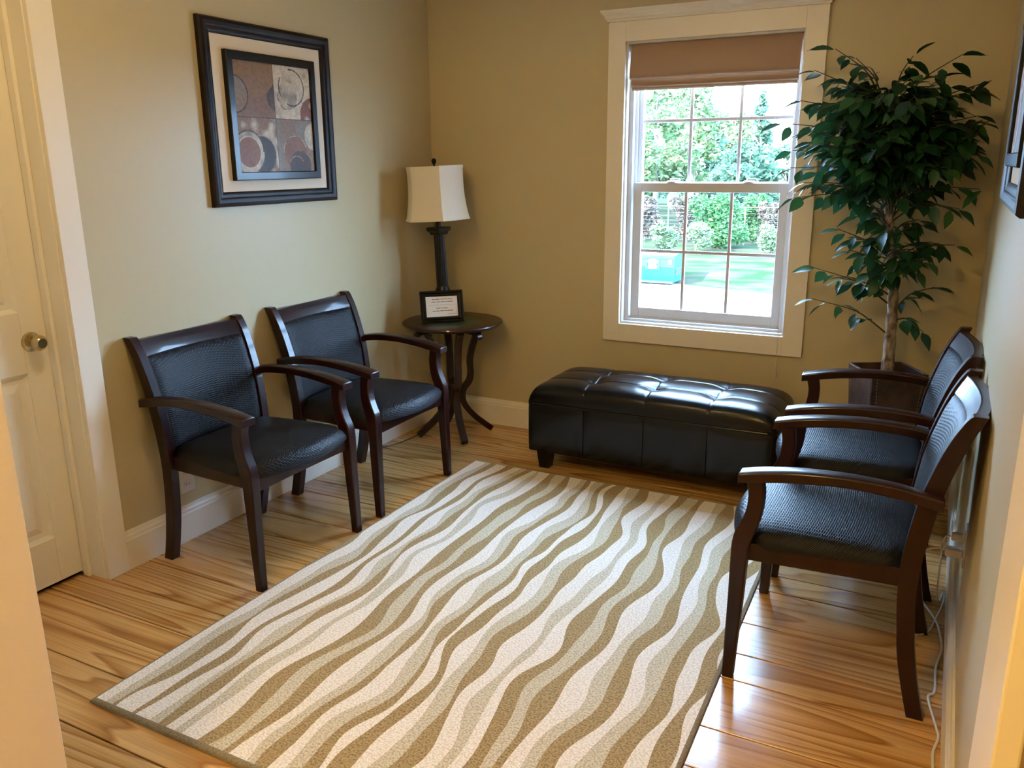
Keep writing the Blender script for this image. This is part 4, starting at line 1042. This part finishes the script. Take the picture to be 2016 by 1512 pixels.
tlab = {('fol_light', 0): 'pale sunlit leafy tree', ('fol_dark', 0): 'bluish green leafy tree', ('fol_dark', 1): 'dark green conifer'}
for i, (rx, D, h, w, mt, cf, where) in enumerate(specs):
    tree('conifer' if cf else 'leafy_tree', tlab[(mt, cf)] + ' outside, ' + where, at(rx, D), UZ, h, w*0.9, M[mt], 100+i, conifer=bool(cf))
def shrub(name, label, xy, r, mat, seed, n=2600, size=0.11, group='overgrown shrubs along the fence'):
    rng = random.Random(seed); root = tag(empty(name, (xy[0], xy[1], UZ)), label, 'shrub', group); blobs = []
    for k in range(14):
        t = rng.random(); a = rng.uniform(0, 6.28); q = rng.uniform(0.1, 0.65)
        blobs.append(((r[0]*q*math.cos(a), r[1]*q*math.sin(a), r[2]*(0.15+0.7*t)), (r[0]*0.38, r[1]*0.4, r[2]*0.2)))
    for k in range(3): MB().tube(smooth_path([(0.1*k-0.1, 0, -0.1), (0.2*k-0.2, 0.1, r[2]*0.4), (0.3*k-0.3, 0, r[2]*0.8)], 3), 0.03, 5).build('stem', M['tbark'], root)
    tag(leaf_cloud(blobs, n, size, rng).build('foliage', mat, root, smooth=0), kind='stuff')
shrub('vine_shrub', 'big green vine covered bush in the middle lower panes', at(-0.248, 42.0), (1.75, 0.9, 2.75), M['fol_bush'], 1, 5200)
shrub('vine_shrub', 'green bush right of the big vine bush outside', at(-0.205, 45.2), (1.2, 0.6, 2.45), M['fol_bush'], 2, 3000)
shrub('red_vine', 'reddish vine on the fence at the right lower pane', at(-0.184, 44.3), (0.75, 0.35, 2.35), M['fol_red'], 3, 2600)
shrub('red_vine', 'reddish vine along the fence top at the left lower pane', at(-0.338, 44.4), (1.1, 0.4, 2.4), M['fol_red'], 4, 2600)
shrub('red_vine', 'reddish vine between the left pane and the big bush', at(-0.284, 44.4), (1.1, 0.4, 2.4), M['fol_red'], 5, 2400)
for k, (rx, lab) in enumerate(((-0.355, 'tall pale grass clump at the left fence'), (-0.312, 'tall pale grass clump right of the first fence post'), (-0.268, 'tall pale grass clump beside the big bush'), (-0.18, 'tall pale grass clump at the right lower pane'), (-0.135, 'tall pale grass clump beyond the right casing'))):
    shrub('grass_clump', lab, at(rx, 40.2), (0.85, 0.45, 1.3), M['fol_grass'], 20+k, 1500, 0.13)
fe = tag(empty('chain_fence', (at(-0.26, 43.5)[0], at(-0.26, 43.5)[1], UZ)), 'metal fence with posts half buried in vines outside', 'fence')
for k in range(-6, 7): MB().tube([(k*2.0, 0, -0.1), (k*2.0, 0, 1.95)], 0.035, 6).build('post', M['fence'], fe)
MB().tube([(-12, 0, 1.92), (12, 0, 1.92)], 0.025, 6).build('top_rail', M['fence'], fe)
for k in range(9): MB().tube([(-12, 0, 0.2+k*0.2), (12, 0, 0.2+k*0.2)], 0.004, 4).build('wire', M['fence'], fe)

# ------------------------------------------------------------------ hall lamp, and a fill lamp added in the room
def unseen_ceiling_lamp(name, label, loc, watts, col, rad):
    root = tag(empty(name, loc), label, 'ceiling lamp')
    MB().lathe([(rad+0.02, 0), (rad+0.02, -0.015), (rad, -0.02), (0.001, -0.02)], 32).build('canopy', M['vinyl'], root)
    em = bpy.data.materials.new('lamp_diffuser'); em.use_nodes = True
    b = em.node_tree.nodes['Principled BSDF']; b.inputs['Base Color'].default_value = (0.9, 0.85, 0.75, 1)
    area = math.pi*rad*rad*1.5
    b.inputs['Emission Color'].default_value = (*col, 1); b.inputs['Emission Strength'].default_value = watts/(math.pi*area)
    MB().lathe([(0.001, -0.02-rad*0.45), (rad*0.4, -0.02-rad*0.42), (rad*0.75, -0.02-rad*0.28), (rad, -0.02)], 32).build('diffuser', em, root)
unseen_ceiling_lamp('hall_ceiling_lamp', 'frosted dome lamp on the hall ceiling behind the camera', (1.75, -4.25, CEIL), HALL_W, (1.0, 0.66, 0.22), 0.16)
unseen_ceiling_lamp('unseen_ceiling_lamp', 'unseen dome lamp added on the waiting room ceiling as warm fill', (1.0, -2.6, CEIL), ROOM_FILL_W, (1.0, 0.73, 0.36), 0.15)  # added lamp, placed to brighten the left wall, door and nearby floor
